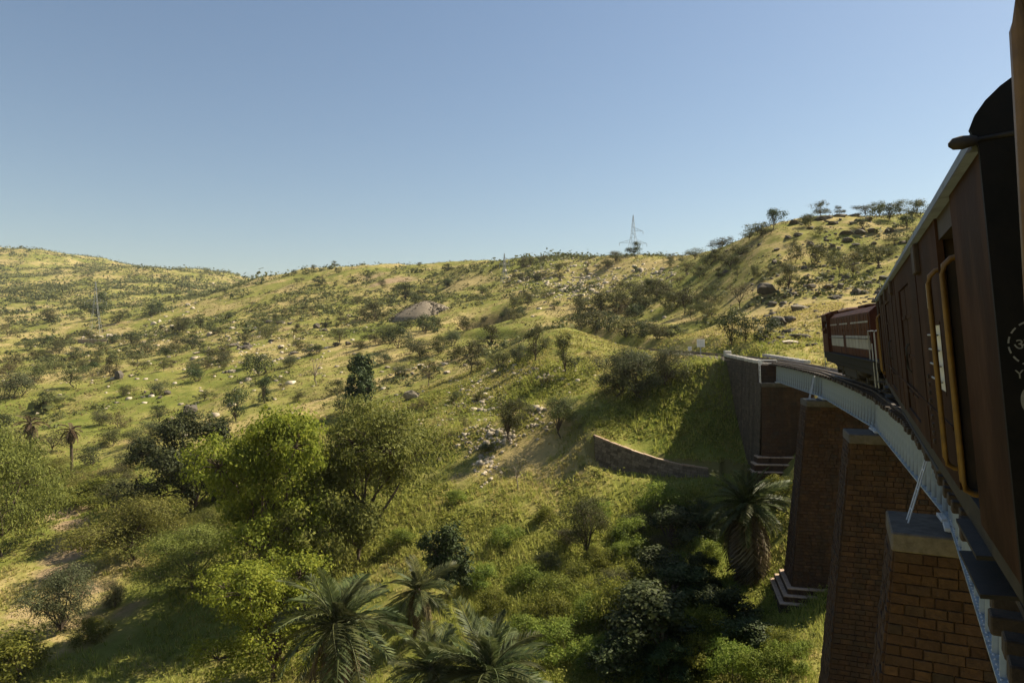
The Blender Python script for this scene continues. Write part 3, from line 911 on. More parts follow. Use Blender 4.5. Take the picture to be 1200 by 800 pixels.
def make_coach(name, label, cat, L=19.5):
    root = empty(name, label=label, cat=cat, group='brown coaches of the train')
    h = L / 2; hw = 1.37; zb, zg = 0.82, 3.05
    X = lambda a: -h + a
    for sd in (1, -1):
        def pbox(m, a0, a1, z0, z1, yo=hw, yi=hw - .05):
            y0, y1 = (yi, yo) if sd > 0 else (-yo, -yi)
            m.box(X(a0), X(a1), y0, y1, z0, z1)
        dr0, dr1 = 1.30, 2.35
        w0, w1, wz0, wz1 = 2.62, 3.42, 1.56, 2.20
        m = MB()                                  # main side with a window opening
        pbox(m, dr1, w0, zb, zg); pbox(m, w0, w1, zb, wz0); pbox(m, w0, w1, wz1, zg)
        pbox(m, w1, 5.9, zb, zg); pbox(m, 8.05, 11.4, zb, zg); pbox(m, 13.5, L - dr1, zb, zg)
        pbox(m, 5.9, 8.05, zb, zb + .12); pbox(m, 5.9, 8.05, 2.75, zg); pbox(m, 11.4, 13.5, zb, zb + .12); pbox(m, 11.4, 13.5, 2.75, zg)
        m.build('side_wall', M['coach'], root)
        for (a0, a1) in ((0, dr0), (L - dr0, L)):
            c = MB(); pbox(c, a0, a1, zb - .02, zg, hw + .003)
            c.build('corner_panel', M['coach'], root)
        for a0 in (5.9, 11.4):                    # double luggage doors, set back
            for k in range(2):
                d = MB(); pbox(d, a0 + .06 + k * 1.02, a0 + 1.0 + k * 1.02, zb + .13, 2.74, hw - .02, hw - .06)
                for zz in (1.2, 1.75, 2.3): pbox(d, a0 + .12 + k * 1.02, a0 + .94 + k * 1.02, zz, zz + .05, hw - .005, hw - .02)
                do = d.build('luggage_door', M['coach'], root)
                q = MB(); aa = a0 + (.90 if k == 0 else 1.12)
                q.tube([(X(aa), sd * (hw - .01), 1.55), (X(aa), sd * (hw + .03), 1.60), (X(aa), sd * (hw + .03), 1.9), (X(aa), sd * (hw - .01), 1.95)], .012, 6)
                q.build('handle', M['black_iron'], do)
        for (a0, a1) in ((dr0, dr1), (L - dr1, L - dr0)):
            d = MB(); pbox(d, a0 + .02, a1 - .02, zb + .1, 2.86, hw - .26, hw - .30)
            do = d.build('door', M['coach_dark'], root)
            q = MB(); pbox(q, a0 + .32, a1 - .32, 1.85, 2.45, hw - .245, hw - .262); q.build('pane', M['glass'], do)
            q = MB(); pbox(q, a0, a1, 2.86, zg, hw - .02, hw - .3); q.build('door_lintel', M['coach_dark'], root)
            for zz in (.30, .56):
                q = MB(); q.box(X(a0), X(a1), min(sd * 1.12, sd * 1.42), max(sd * 1.12, sd * 1.42), zz, zz + .03)
                q.build('door_step', M['black_iron'], root)
            for aa in (a0 + .08 if a0 < h else a0 - .06, a1 + .06 if a0 < h else a1 - .08):
                q = MB(); y = sd * hw; yo = sd * (hw + .075)
                q.tube([(X(aa), y - sd * .04, .98), (X(aa), y + sd * .02, .99), (X(aa), yo - sd * .012, 1.02), (X(aa), yo, 1.08), (X(aa), yo, 2.52), (X(aa), yo - sd * .012, 2.58), (X(aa), y + sd * .02, 2.62), (X(aa), y - sd * .04, 2.63)], .021, 10)
                q.build('door_handrail', M['yellow'], root)
        # barred window
        wd = MB(); t = .03
        pbox(wd, w0, w1, wz0, wz0 + t, hw + .004, hw - .06); pbox(wd, w0, w1, wz1 - t, wz1, hw + .004, hw - .06)
        pbox(wd, w0, w0 + t, wz0, wz1, hw + .004, hw - .06); pbox(wd, w1 - t, w1, wz0, wz1, hw + .004, hw - .06)
        wo_ = wd.build('window', M['coach'], root)
        q = MB(); pbox(q, w0 + t, w1 - t, wz0 + t, wz1 - t, hw - .002, hw - .03); q.build('pane', M['shutter'], wo_)
        for k in range(4):
            z = wz0 + .12 + k * .135
            q = MB(); q.tube([(X(w0 - .02), sd * (hw + .03), z), (X(w1 + .02), sd * (hw + .03), z)], .009, 6); q.build('window_bar', M['galv'], wo_)
        q = MB(); pbox(q, 3.20, 3.50, 2.34, 2.58, hw + .006, hw); q.build('notice_plate', M['white'], root)
        for aa in (4.6, 9.0, 10.2, 14.4, 15.6):
            q = MB(); pbox(q, aa, aa + .05, zb, zg - .02, hw + .008, hw); q.build('panel_strap', M['coach'], root)
        q = MB(); pbox(q, dr1, L - dr1, 1.30, 1.335, hw + .010, hw); q.build('waist_rail', M['coach'], root)
        for k in range(9):
            q = MB(); z = .95 + k * .085; q.box(X(4.05), X(4.13), min(sd * hw, sd * (hw + .02)), max(sd * hw, sd * (hw + .02)), z, z + .04); q.build('bolt_plate', M['coach_dark'], root)
        for (aa, sz) in ((3.95, .17), (9.6, .13), (12.2, .13), (14.6, .12)):
            q = MB(); y0, y1 = sorted((sd * (hw - .01), sd * (hw + .05)))
            q.cbox(X(aa), X(aa + .34), y0, y1, zg - sz * 1.9, zg - .02, .012); q.build('lamp_box', M['coach_dark'], root)
        q = MB(); q.box(-h, h, min(sd * 1.22, sd * 1.33), max(sd * 1.22, sd * 1.33), .60, zb - .001); q.build('sole_bar', M['black_iron'], root)
        q = MB(); y0, y1 = sorted((sd * hw - sd * .03, sd * (hw + .035))); q.box(-h + .02, h - .02, y0, y1, zg + .002, zg + .035); q.build('gutter', M['coach_dark'], root)
    core = MB(); core.box(-h + .05, h - .05, -1.06, 1.06, .62, 3.0); core.box(-h + 2.4, h - 2.4, -hw + .061, hw - .061, zb, 3.02); core.build('inner_shell', M['coach_dark'], root)
    # roof
    pr = [(-1.43, 3.04)] + [(-y, z) for y, z in roofarc(0, 12)] + [(y, z) for y, z in roofarc(1, 12)][1:] + [(1.43, 3.04)]
    rf = MB(); rf.prof(pr, -h + .015, h - .015, sm=True); ro = rf.build('roof', M['roof'], root)
    for k in range(7):
        q = MB(); x = -h + 2 + k * (L - 4) / 6
        q.lathe((x, 0, 3.54), (0, 0, 1), [(0, .16), (.04, .16), (.06, .22), (.10, .20), (.14, .05)], 14); q.build('roof_vent', M['roof'], ro)
    # ends
    for e in (-1, 1):
        pr2 = [(-hw - .01, zb - .1)] + [(-hw - .01, 3.06)] + [(y * 1.012, z + .02) for y, z in [(-a, b) for a, b in roofarc(0, 12)[1:]]] + [(y * 1.012, z + .02) for y, z in roofarc(1, 12)[:-1]][1:] + [(hw + .01, 3.06), (hw + .01, zb - .1)]
        w = MB(); x0, x1 = (-h - .03, -h + .012) if e < 0 else (h - .012, h + .03)
        w.prof(pr2, x0, x1); ew = w.build('end_wall', M['end_black'], root)
        g = MB(); xo = e * (h + .03)
        x0, x1 = sorted((xo, xo + e * .34))
        for sd in (1, -1): g.cbox(x0, x1, sd * .52 - .09, sd * .52 + .09, .95, 2.95, .02)
        g.cbox(x0, x1, -.61, .61, 2.951, 3.12, .02)
        g.build('gangway_frame', M['end_black'], root)
        for sd in (1, -1):
            q = MB(); q.lathe((xo, sd * .60, .60), (e, 0, 0), [(0, .10), (.25, .10), (.26, .06), (.40, .06), (.41, .16), (.44, .16)], 16); q.build('buffer', M['black_iron'], root)
            # curved pipe and lamp on the end, oval marker board on a stalk at the eave
            q = MB(); q.tube([(xo, sd * 1.0, 1.4), (xo + e * .05, sd * 1.0, 1.45), (xo + e * .05, sd * 1.0, 3.12), (xo + e * .05, sd * .92, 3.20), (xo + e * .05, sd * .80, 3.18), (xo, sd * .78, 3.18)], .018, 8); q.build('end_pipe', M['black_iron'], ew)
            q = MB(); q.lathe((xo, sd * 1.22, 3.09), (0, sd, 0), [(0, .014), (.16, .012), (.165, .02), (.18, .028), (.23, .036), (.27, .030), (.29, .01)], 12); mk = q.build('marker_lamp', M['black_iron'], root)
            q = MB(); q.lathe((xo, sd * 1.12, 3.02), (e, 0, 0), [(0, .10), (.05, .10), (.10, .075), (.12, .02)], 14); q.build('end_lamp', M['coach'], root)
        q = MB(); q.cbox(x0 if e > 0 else x0, x1, -.09, .09, .52, .78, .02); q.build('coupler', M['black_iron'], root)
    # stencilled letters at the left-hand edge of the rear end
    # (seen from behind the coach, left is +y)
    xs = -h - .0315
    tm = M['stencil']
    def stencil(me, y, z):
        o = put('lettering', me, root, (xs, y, z)); o.rotation_euler = (R(90), 0, R(-90)); return o
    stencil(text_mesh('YE', .062, tm), 1.325, 1.865)
    stencil(text_mesh('0', .195, tm), 1.318, 1.685)
    stencil(text_mesh('\u0906\u0930', .085, tm), 1.320, 2.005)
    ring = MB(); nseg = 14; cy, cz, rr_ = 1.225, 2.035, .115
    for k in range(nseg):
        a0, a1 = 2 * math.pi * (k + .18) / nseg, 2 * math.pi * (k + .82) / nseg
        vs = []
        for a in (a0, (a0 + a1) / 2, a1):
            for q in (rr_ - .004, rr_ + .004): vs.append((xs, cy + q * math.cos(a), cz + q * math.sin(a)))
        ring.add(vs, [(0, 1, 3, 2), (2, 3, 5, 4)])
    ring.build('dashed_ring', tm, root)
    for x in (-h + 3.0, h - 3.0): bogie(root, x).location.z = -.15
    tr = MB()
    for sd in (1, -1):
        tr.tube([(-h + 4.6, sd * 1.2, .62), (-h + 6.2, sd * 1.2, .28), (h - 6.2, sd * 1.2, .28), (h - 4.6, sd * 1.2, .62)], .03, 6)
    tr.cbox(-2.2, -.6, .5, 1.1, .22, .62, .02); tr.cbox(.8, 2.6, .45, 1.1, .20, .62, .02); tr.cbox(-.3, .5, -1.1, -.4, .25, .62, .02)
    tr.build('underframe_gear', M['black_iron'], root)
    return root

def copy_tree(o, parent=None):
    c = o.copy(); col.objects.link(c); c.parent = parent
    for ch in list(o.children): copy_tree(ch, c)
    return c

M['stencil'] = worn('stencil_paint', (0.20, 0.20, 0.19), (0.34, 0.33, 0.31), 30, 0.8)
GRADE = math.atan(0.016)
coach = make_coach('train_coach', 'brown luggage coach with yellow door handrails just behind the locomotive', 'train coach')
def seat(o, s, bogie_half, lateral=0.0, rot=0.0, cant=CANT, up=0.0):
    a = track(s - bogie_half); b = track(s + bogie_half); m = (a + b) / 2; d = b - a
    n = Vector((-d.y, d.x, 0)).normalized(); g = math.atan2(d.z, math.hypot(d.x, d.y))
    o.location = m + n * lateral + Vector((0, 0, up))
    o.rotation_euler = (-cant if rot else cant, g if rot else -g, math.atan2(d.y, d.x) + rot)
seat(coach, 9.75, 6.75, up=.15)
coach2 = copy_tree(coach)
for ch_ in list(coach2.children):
    if ch_.name.split('.')[0] in ('marker_lamp', 'end_lamp', 'lettering', 'dashed_ring'): bpy.data.objects.remove(ch_)
coach2['label'] = 'near coach with the sunlit yellow handrail at the right edge'
for ch_ in coach2.children:
    if ch_.name.startswith('door_handrail'): ch_.scale = (1, 1.045, 1.16); ch_.location.z = -.14
# the photographer leans out just beyond this coach's own handrail
lat = -0.1
for _ in range(12):
    seat(coach2, -1.06 - 9.75, 6.75, lat, math.pi, -.045, .15)
    mw_ = Matrix.LocRotScale(coach2.location, coach2.rotation_euler, None)
    p_ = mw_ @ Vector((-9.75 + 2.41, -(1.37 + .075) * 1.045, 2.55))
    lat += (p_.x / p_.y - (1228 - CX) / F_PX) * p_.y * .8

# ------------------------------------------------------------------ locomotive
def make_loco():
    root = empty('locomotive', label='red brown diesel locomotive with a white band leading the train', cat='locomotive')
    L = 14.6; h = L / 2
    X = lambda a: h - a                        # a measured back from the front
    fr = MB(); fr.cbox(-h, h, -1.30, 1.30, .98, 1.30, .02); fr.cbox(-h + .1, h - .1, -1.36, 1.36, 1.28, 1.335, .01)
    for sd in (1, -1):
        fr.cbox(-h + .4, h - .4, sd * 1.22 - .05, sd * 1.22 + .05, .80, .985, .01)
    fr.build('underframe', M['loco_grey'], root)
    # cab at the front, full width
    cab = MB(); c0, c1 = .35, 2.35; hw = 1.33
    zc0, zs, zc1 = 1.336, 2.25, 3.15
    for sd in (1, -1):
        y0, y1 = sorted((sd * hw, sd * (hw - .05)))
        cab.box(X(c1), X(c0), y0, y1, zc0, zs)
        cab.box(X(c1), X(c0), y0, y1, zc1 - .28, zc1)
        for (a, b) in ((c0, c0 + .28), (1.25, 1.37), (c1 - .12, c1)): cab.box(X(b), X(a), y0, y1, zs, zc1 - .28)
    for xx in (X(c0) - .05, X(c1)):
        cab.box(xx, xx + .05, -hw + .05, hw - .05, zc0, 2.2); cab.box(xx, xx + .05, -hw + .05, hw - .05, 2.85, zc1)
        for (a, b) in ((-1.28, -1.15), (-.12, .12), (1.15, 1.28)): cab.box(xx, xx + .05, a, b, 2.2, 2.85)
    cab_o = cab.build('cab', M['loco_red'], root)
    gl = MB(); gl.box(X(c0) - .03, X(c0) - .02, -1.15, 1.15, 2.2, 2.85); gl.build('windscreen', M['glass'], cab_o)
    fl = MB(); fl.box(X(c1) + .05, X(c0) - .05, -1.27, 1.27, 1.34, 1.40); fl.build('cab_floor', M['coach_dark'], cab_o)
    rp = [(-1.38, 3.13), (-1.38, 3.19), (-1.0, 3.33), (-.4, 3.40), (.4, 3.40), (1.0, 3.33), (1.38, 3.19), (1.38, 3.13)]
    cr = MB(); cr.prof(rp, X(c1) - .05, X(c0) + .08); cr.build('cab_roof', M['loco_red'], cab_o)
    for sd in (1, -1):
        pil = MB(); pil.box(X(c0) + .002, X(c0) + .03, sd * 1.2 - .14, sd * 1.2 + .14, 1.34, 3.12)
        pil.build('corner_post', M['loco_roof'], cab_o)
    # hood behind the cab
    hd = MB(); hh = 1.16
    hp = [(-hh, 1.336), (-hh, 2.98), (-.95, 3.16), (-.4, 3.24), (.4, 3.24), (.95, 3.16), (hh, 2.98), (hh, 1.336)]
    hd.prof(hp, X(13.2), X(c1) - .002)
    hood = hd.build('hood', M['loco_red'], root)
    nd = 13
    for sd in (1, -1):
        for k in range(nd):
            a0 = 2.5 + k * (10.5 / nd); a1 = a0 + 10.5 / nd - .05
            y0, y1 = sorted((sd * (hh + .002), sd * (hh + .028)))
            d = MB(); d.cbox(X(a1), X(a0), y0, y1, 2.17, 2.92, .008)
            d.build('hood_door', M['loco_red'], hood)
            d = MB(); d.cbox(X(a1), X(a0), y0, y1, 1.37, 1.64, .008); d.build('hood_door', M['loco_red'], hood)
            d = MB(); y2, y3 = sorted((sd * (hh + .002), sd * (hh + .026)))
            if k not in (5,):
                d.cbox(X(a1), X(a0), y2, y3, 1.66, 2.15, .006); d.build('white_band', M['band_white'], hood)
            if k not in (3, 7):
                d = MB(); y2, y3 = sorted((sd * (hh + .029), sd * (hh + .033))); d.box(X(a1), X(a0), y2, y3, 2.62, 2.68); d.build('white_stripe', M['band_white'], hood)
            q = MB(); y2, y3 = sorted((sd * (hh + .028), sd * (hh + .045))); q.box(X(a0 + .075), X(a0 + .055), y2, y3, 2.32, 2.42); q.build('latch', M['loco_red'], hood)
    tp = MB(); tp.cbox(X(5.6), X(2.6), -.8, .8, 3.245, 3.36, .03); tp.build('roof_hatch', M['loco_roof'], hood)
    tp = MB(); tp.cbox(X(9.5), X(7.8), -.7, .7, 3.242, 3.34, .03); tp.build('radiator_hatch', M['loco_red'], hood)
    ex = MB(); ex.lathe((X(6.6), 0, 3.24), (0, 0, 1), [(0, .20), (.18, .18), (.18, .14), (.02, .14)], 14); ex.build('exhaust', M['black_iron'], hood)
    hn = MB(); hn.lathe((X(.9), .3, 3.40), (1, 0, 0), [(0, .03), (.25, .035), (.4, .09)], 12); hn.build('horn', M['black_iron'], cab_o)
    # end platforms with railings
    for e in (1, -1):
        for sd in (1, -1):
            r = MB(); x = e * (h - .04); xi = e * (h - (.30 if e > 0 else 1.25))
            r.tube([(x, sd * 1.30, .45), (x, sd * 1.30, 2.25), (x, sd * 1.26, 2.32), (x, sd * .95, 2.32), (x, sd * .95, 1.34)], .02, 8)
            if e < 0:
                r.tube([(xi, sd * 1.28, 1.34), (xi, sd * 1.28, 2.32), (x, sd * 1.30, 2.32)], .02, 8)
                r.tube([(x + .42, sd * 1.32, .45), (x + .42, sd * 1.32, 1.9)], .02, 8)
            r.build('end_railing', M['galv'], root)
            for z in (.35, .65):
                st_ = MB(); st_.box(e * h - .32, e * h + .02 if e < 0 else e * h + .0, min(sd * 1.05, sd * 1.33), max(sd * 1.05, sd * 1.33), z, z + .03)
                st_.build('foot_step', M['black_iron'], root)
            b = MB(); b.lathe((e * h, sd * .60, .60), (e, 0, 0), [(0, .10), (.25, .10), (.26, .06), (.40, .06), (.41, .16), (.44, .16)], 16); b.build('buffer', M['black_iron'], root)
    for sd in (1, -1):
        r = MB(); r.tube([(X(13.0), sd * (hh + .12), 2.05), (X(2.6), sd * (hh + .12), 2.05)], .014, 6)
        for k in range(6):
            xx = X(13.0) + k * 2.08; r.tube([(xx, sd * hh, 2.05), (xx, sd * (hh + .12), 2.05)], .012, 6)
        r.build('side_handrail', M['black_iron'], root)
    ft = MB(); ft.cbox(-1.6, 1.7, -1.12, 1.12, .32, .97, .08); ft.build('fuel_tank', M['black_iron'], root)
    at = MB()
    for sd in (1, -1): at.lathe((-1.9, sd * .95, .72), (-1, 0, 0), [(0, .05), (.05, .2), (1.3, .2), (1.35, .05)], 12)
    at.build('air_reservoir', M['black_iron'], root)
    bogie(root, h - 3.1, .48, 3.2, 3); bogie(root, -h + 3.1, .48, 3.2, 3)
    return root
loco = make_loco()
seat(loco, 20.5 + 7.9, 4.3)

# person leaning on the cab sill: one skin from hip to hair, shirt and hair as children
def person_at(mat_world):
    sk = M['skin'] = worn('skin', (0.16, 0.085, 0.055), (0.20, 0.11, 0.07), 8, 0.6, bmp=0)
    sh = M['shirt'] = worn('blue_shirt', (0.18, 0.22, 0.32), (0.24, 0.28, 0.38), 8, 0.9)
    hm = M['hair'] = worn('black_hair', (0.01, 0.009, 0.008), (0.02, 0.018, 0.016), 20, 0.7)
    def skin(name, verts, edges, rad, mat, root_i=0, sub=2):
        me = bpy.data.meshes.new(name); me.from_pydata(verts, edges, [])
        o = bpy.data.objects.new(name, me); col.objects.link(o)
        m = o.modifiers.new('skin', 'SKIN'); s = o.modifiers.new('sub', 'SUBSURF'); s.levels = sub; s.render_levels = sub
        for i, r in enumerate(rad):
            me.skin_vertices[0].data[i].radius = r if hasattr(r, '__len__') else (r, r)
        me.skin_vertices[0].data[root_i].use_root = True
        dg = bpy.context.evaluated_depsgraph_get()
        me2 = bpy.data.meshes.new_from_object(o.evaluated_get(dg)); bpy.data.objects.remove(o)
        me2.materials.clear(); me2.materials.append(mat); me2.polygons.foreach_set('use_smooth', [True] * len(me2.polygons))
        return me2
    # local: +y out of the window, z up from the cab floor
    V = [(0, -.25, .82), (0, -.18, 1.10), (0, -.06, 1.34), (0, .02, 1.46), (0, .07, 1.56), (0, .10, 1.68),
         (-.19, -.04, 1.38), (-.30, .10, 1.16), (-.12, .26, 1.02), (-.04, .30, 1.02),
         (.19, -.04, 1.38), (.30, .08, 1.16), (.14, .26, 1.02), (.06, .30, 1.02),
         (-.10, -.26, .55), (-.10, -.24, .10), (.10, -.26, .55), (.10, -.24, .10), (-.10, -.15, .04), (.10, -.15, .04)]
    E = [(0, 1), (1, 2), (2, 3), (3, 4), (4, 5), (2, 6), (6, 7), (7, 8), (8, 9), (2, 10), (10, 11), (11, 12), (12, 13), (0, 14), (14, 15), (0, 16), (16, 17), (15, 18), (17, 19)]
    rad = [(.15, .11), (.16, .11), (.17, .10), .055, .085, .085, .065, .05, .04, .03, .065, .05, .04, .03, .08, .05, .08, .05, .04, .04]
    body = put('person', skin('person', V, E, rad, sk))
    body.matrix_world = mat_world
    tag(body, 'person in a blue shirt leaning at the locomotive cab window', 'person')
    V2 = V[0:3] + [V[6], V[7], V[10], V[11]]
    E2 = [(0, 1), (1, 2), (2, 3), (3, 4), (2, 5), (5, 6)]
    s = put('shirt', skin('shirt', V2, E2, [(.165, .125), (.175, .125), (.185, .115), .08, .065, .08, .065], sh), body)
    hb = MB(); hb.lathe((0, .08, 1.66), (0, 0, 1), [(-.02, .092), (.05, .098), (.09, .08), (.115, .04), (.12, .005)], 14); hb.build('hair', hm, body)
    return body
mw = Matrix.LocRotScale(loco.location, loco.rotation_euler, None) @ Matrix.Translation((7.3 - .78, 1.10, 1.40))
person_at(mw)
# ------------------------------------------------------------------ plants
M['leaf_lime'] = leaf_mat('leaf_lime', [(0.115, 0.150, 0.018), (0.190, 0.225, 0.028), (0.285, 0.300, 0.044)], .45, hv=.012, obvar=.06)
M['leaf_olive'] = leaf_mat('leaf_olive', [(0.105, 0.115, 0.026), (0.150, 0.158, 0.036), (0.200, 0.200, 0.050)], .36, obvar=.15)
M['leaf_scrub'] = leaf_mat('leaf_scrub', [(0.055, 0.062, 0.022), (0.085, 0.090, 0.030), (0.125, 0.122, 0.045)], .28, obvar=.35)
M['leaf_dry'] = leaf_mat('leaf_dry_scrub', [(0.085, 0.078, 0.032), (0.125, 0.108, 0.045), (0.165, 0.135, 0.058)], .28, obvar=.25)
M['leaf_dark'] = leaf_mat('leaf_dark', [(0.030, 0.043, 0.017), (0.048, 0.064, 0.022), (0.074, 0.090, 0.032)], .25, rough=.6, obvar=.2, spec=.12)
M['leaf_grey'] = leaf_mat('leaf_grey', [(0.060, 0.070, 0.034), (0.085, 0.095, 0.045), (0.115, 0.120, 0.058)], .28, obvar=.15)
M['leaf_weed'] = leaf_mat('leaf_weed', [(0.095, 0.122, 0.020), (0.155, 0.185, 0.030), (0.235, 0.250, 0.050)], .42, obvar=.2)
M['frond'] = leaf_mat('palm_frond', [(0.055, 0.070, 0.026), (0.085, 0.100, 0.036), (0.120, 0.130, 0.052)], .3, rough=.55, obvar=.25, spec=.2)
M['frond_dead'] = leaf_mat('palm_frond_dead', [(0.10, 0.075, 0.040), (0.15, 0.115, 0.065), (0.20, 0.155, 0.09)], .2, obvar=.2)

def leaves(P, N, size, aspect, r):
    """one rhombic leaf per point"""
    n = len(P)
    N = N / (np.linalg.norm(N, axis=1, keepdims=True) + 1e-9)
    t = r.normal(size=(n, 3)); t -= (t * N).sum(1, keepdims=True) * N
    t /= np.linalg.norm(t, axis=1, keepdims=True) + 1e-9
    b = np.cross(N, t)
    sz = (size * r.uniform(.6, 1.35, n))[:, None]
    V = np.stack([P - t * sz * .5, P + b * sz * aspect * .5 - t * sz * .08, P + t * sz * .5, P - b * sz * aspect * .5 - t * sz * .08], 1)
    F = (np.arange(n)[:, None] * 4 + np.arange(4)[None])
    return V.reshape(-1, 3), F

def make_tree(seed, H, Wd, trunk_h, n_lobes, clumps, per, leaf, clump_r, flat=.75, aspect=.5, low=.0, trunk_r=None, stems=1, up=.35, shell=.55, gappy=.0):
    """trunk mesh and crown mesh: limbs run to leaf clumps set on the shells of uneven lobes"""
    r = np.random.default_rng(seed); rp = random.Random(seed)
    tr = MB(); trunk_r = trunk_r or H * .017
    tops = []
    for k in range(stems):
        a = rp.uniform(0, 6.28); ln = rp.uniform(.02, .10) * H * (1 if stems == 1 else 2.2)
        p0 = Vector((math.cos(a) * .05 * H * (stems > 1), math.sin(a) * .05 * H * (stems > 1), -.12 * H / 4))
        p3 = Vector((math.cos(a) * ln, math.sin(a) * ln, trunk_h))
        pts = [p0.lerp(p3, t) + Vector((rp.uniform(-1, 1), rp.uniform(-1, 1), 0)) * .025 * H * (0 < t < 1) for t in (0, .3, .65, 1)]
        tr.tube(pts, [trunk_r * 1.25, trunk_r, trunk_r * .88, trunk_r * .75], 7); tops.append(p3)
    lobes = []
    ch = H - max(trunk_h * .6, low)
    zc0 = H - ch
    for k in range(n_lobes):
        a = 2 * math.pi * (k + rp.uniform(-.3, .3)) / n_lobes
        rad = rp.uniform(.15, .74) * Wd / 2 if k else 0
        zz = zc0 + ch * rp.uniform(.10, .80) * (1 - .25 * rad / (Wd / 2))
        lr = rp.uniform(.22, .50) * Wd / 2 * (1.15 if k == 0 else 1)
        lobes.append((Vector((math.cos(a) * rad, math.sin(a) * rad, zz if k else zc0 + ch * .62)), lr, min(lr * flat, H - zz if H - zz > .1 * H else .12 * H)))
    P = []; N = []
    for (c, lr, lz) in lobes:
        base = min(tops, key=lambda q: (q - c).length)
        e = c.copy(); m_ = base.lerp(e, .5) + Vector((rp.uniform(-.06, .06) * H, rp.uniform(-.06, .06) * H, .04 * H))
        tr.tube([base - Vector((0, 0, .03 * H)), m_, e], [trunk_r * .62, trunk_r * .42, trunk_r * .2], 6)
        nc = max(2, int(clumps / n_lobes * rp.uniform(.7, 1.3)))
        for q in range(nc):
            d = Vector((rp.gauss(0, 1), rp.gauss(0, 1), rp.gauss(0, 1) + up)).normalized()
            k_ = rp.uniform(shell, 1.08)
            cc = c + Vector((d.x * lr * k_, d.y * lr * k_, d.z * lz * k_))
            if cc.z < low + .04 * H: cc.z = low + .04 * H + rp.uniform(0, .05) * H
            if rp.random() < gappy: continue
            if q % 2 == 0:
                tr.tube([e, e.lerp(cc, .55) + Vector((0, 0, .015 * H)), cc], [trunk_r * .2, trunk_r * .13, trunk_r * .06], 4, cap=False)
            cr = clump_r * rp.uniform(.65, 1.35); n_ = max(4, int(per * rp.uniform(.6, 1.4)))
            o = r.normal(size=(n_, 3)) * .5; o /= np.maximum(1, np.linalg.norm(o, axis=1, keepdims=True)); o[:, 2] *= .7
            pp = np.array(cc)[None] + o * cr
            P.append(pp); nn = o * 1.2 + np.array(d)[None] * .5 + r.normal(size=(n_, 3)) * .55 + np.array([0, 0, .45]); N.append(nn)
    P = np.concatenate(P); N = np.concatenate(N)
    P[:, 2] = np.maximum(P[:, 2], .02)
    # bring the crown to its full height and spread
    wx = np.percentile(np.abs(P[:, :2]), 97.5); zx = np.percentile(P[:, 2], 99)
    kx, kz = (Wd / 2) / wx, H / zx
    P[:, :2] *= kx; P[:, 2] *= kz
    tr.v = [(a * (kx if c > trunk_h * .5 else 1), b * (kx if c > trunk_h * .5 else 1), c * kz) for a, b, c in tr.v]
    V, F = leaves(P, N, leaf, aspect, r)
    return tr, V, F

PROTO = {}
def proto(key, leafmat, bark='bark', n=1, **kw):
    L = []
    for k in range(n):
        tr, V, F = make_tree(kw['seed'] + 101 * k, **{a: b for a, b in kw.items() if a != 'seed'})
        L.append((tr.mesh('trunk', M[bark]), np_mesh('crown', V, F, M[leafmat])))
    PROTO[key] = (L, kw['H'], kw['Wd'])
# far and middle-distance kinds (nominal 4 m)
proto('acacia', 'leaf_scrub', n=5, seed=11, H=4, Wd=4.2, trunk_h=.9, n_lobes=9, clumps=90, per=26, leaf=.21, clump_r=.62, flat=.55, gappy=.12)
proto('dry_acacia', 'leaf_dry', n=3, seed=31, H=4, Wd=4.0, trunk_h=.9, n_lobes=7, clumps=50, per=20, leaf=.18, clump_r=.60, flat=.6, gappy=.2)
proto('round', 'leaf_dark', n=3, seed=41, H=4, Wd=3.8, trunk_h=.6, n_lobes=8, clumps=85, per=26, leaf=.22, clump_r=.55, flat=.8)
proto('shrub', 'leaf_scrub', n=5, seed=51, H=3, Wd=4.2, trunk_h=.4, n_lobes=9, clumps=100, per=26, leaf=.20, clump_r=.60, flat=.75, stems=3, trunk_r=.05)
proto('dark_shrub', 'leaf_dark', n=3, seed=61, H=3, Wd=4.0, trunk_h=.4, n_lobes=8, clumps=80, per=24, leaf=.21, clump_r=.55, flat=.8, stems=3, trunk_r=.05)
proto('grey_shrub', 'leaf_grey', n=3, seed=71, H=3, Wd=4.0, trunk_h=.4, n_lobes=9, clumps=120, per=34, leaf=.16, clump_r=.58, flat=.8, stems=3, trunk_r=.05)
proto('dry_shrub', 'leaf_dry', n=3, seed=81, H=3, Wd=4.0, trunk_h=.4, n_lobes=7, clumps=70, per=22, leaf=.18, clump_r=.60, flat=.75, stems=3, trunk_r=.05)
proto('tall', 'leaf_scrub', n=2, seed=91, H=5, Wd=2.6, trunk_h=1.0, n_lobes=9, clumps=90, per=28, leaf=.18, clump_r=.46, flat=1.25)
proto('dark_tall', 'leaf_dark', n=2, seed=95, H=5, Wd=2.6, trunk_h=.8, n_lobes=10, clumps=120, per=30, leaf=.19, clump_r=.45, flat=1.3)
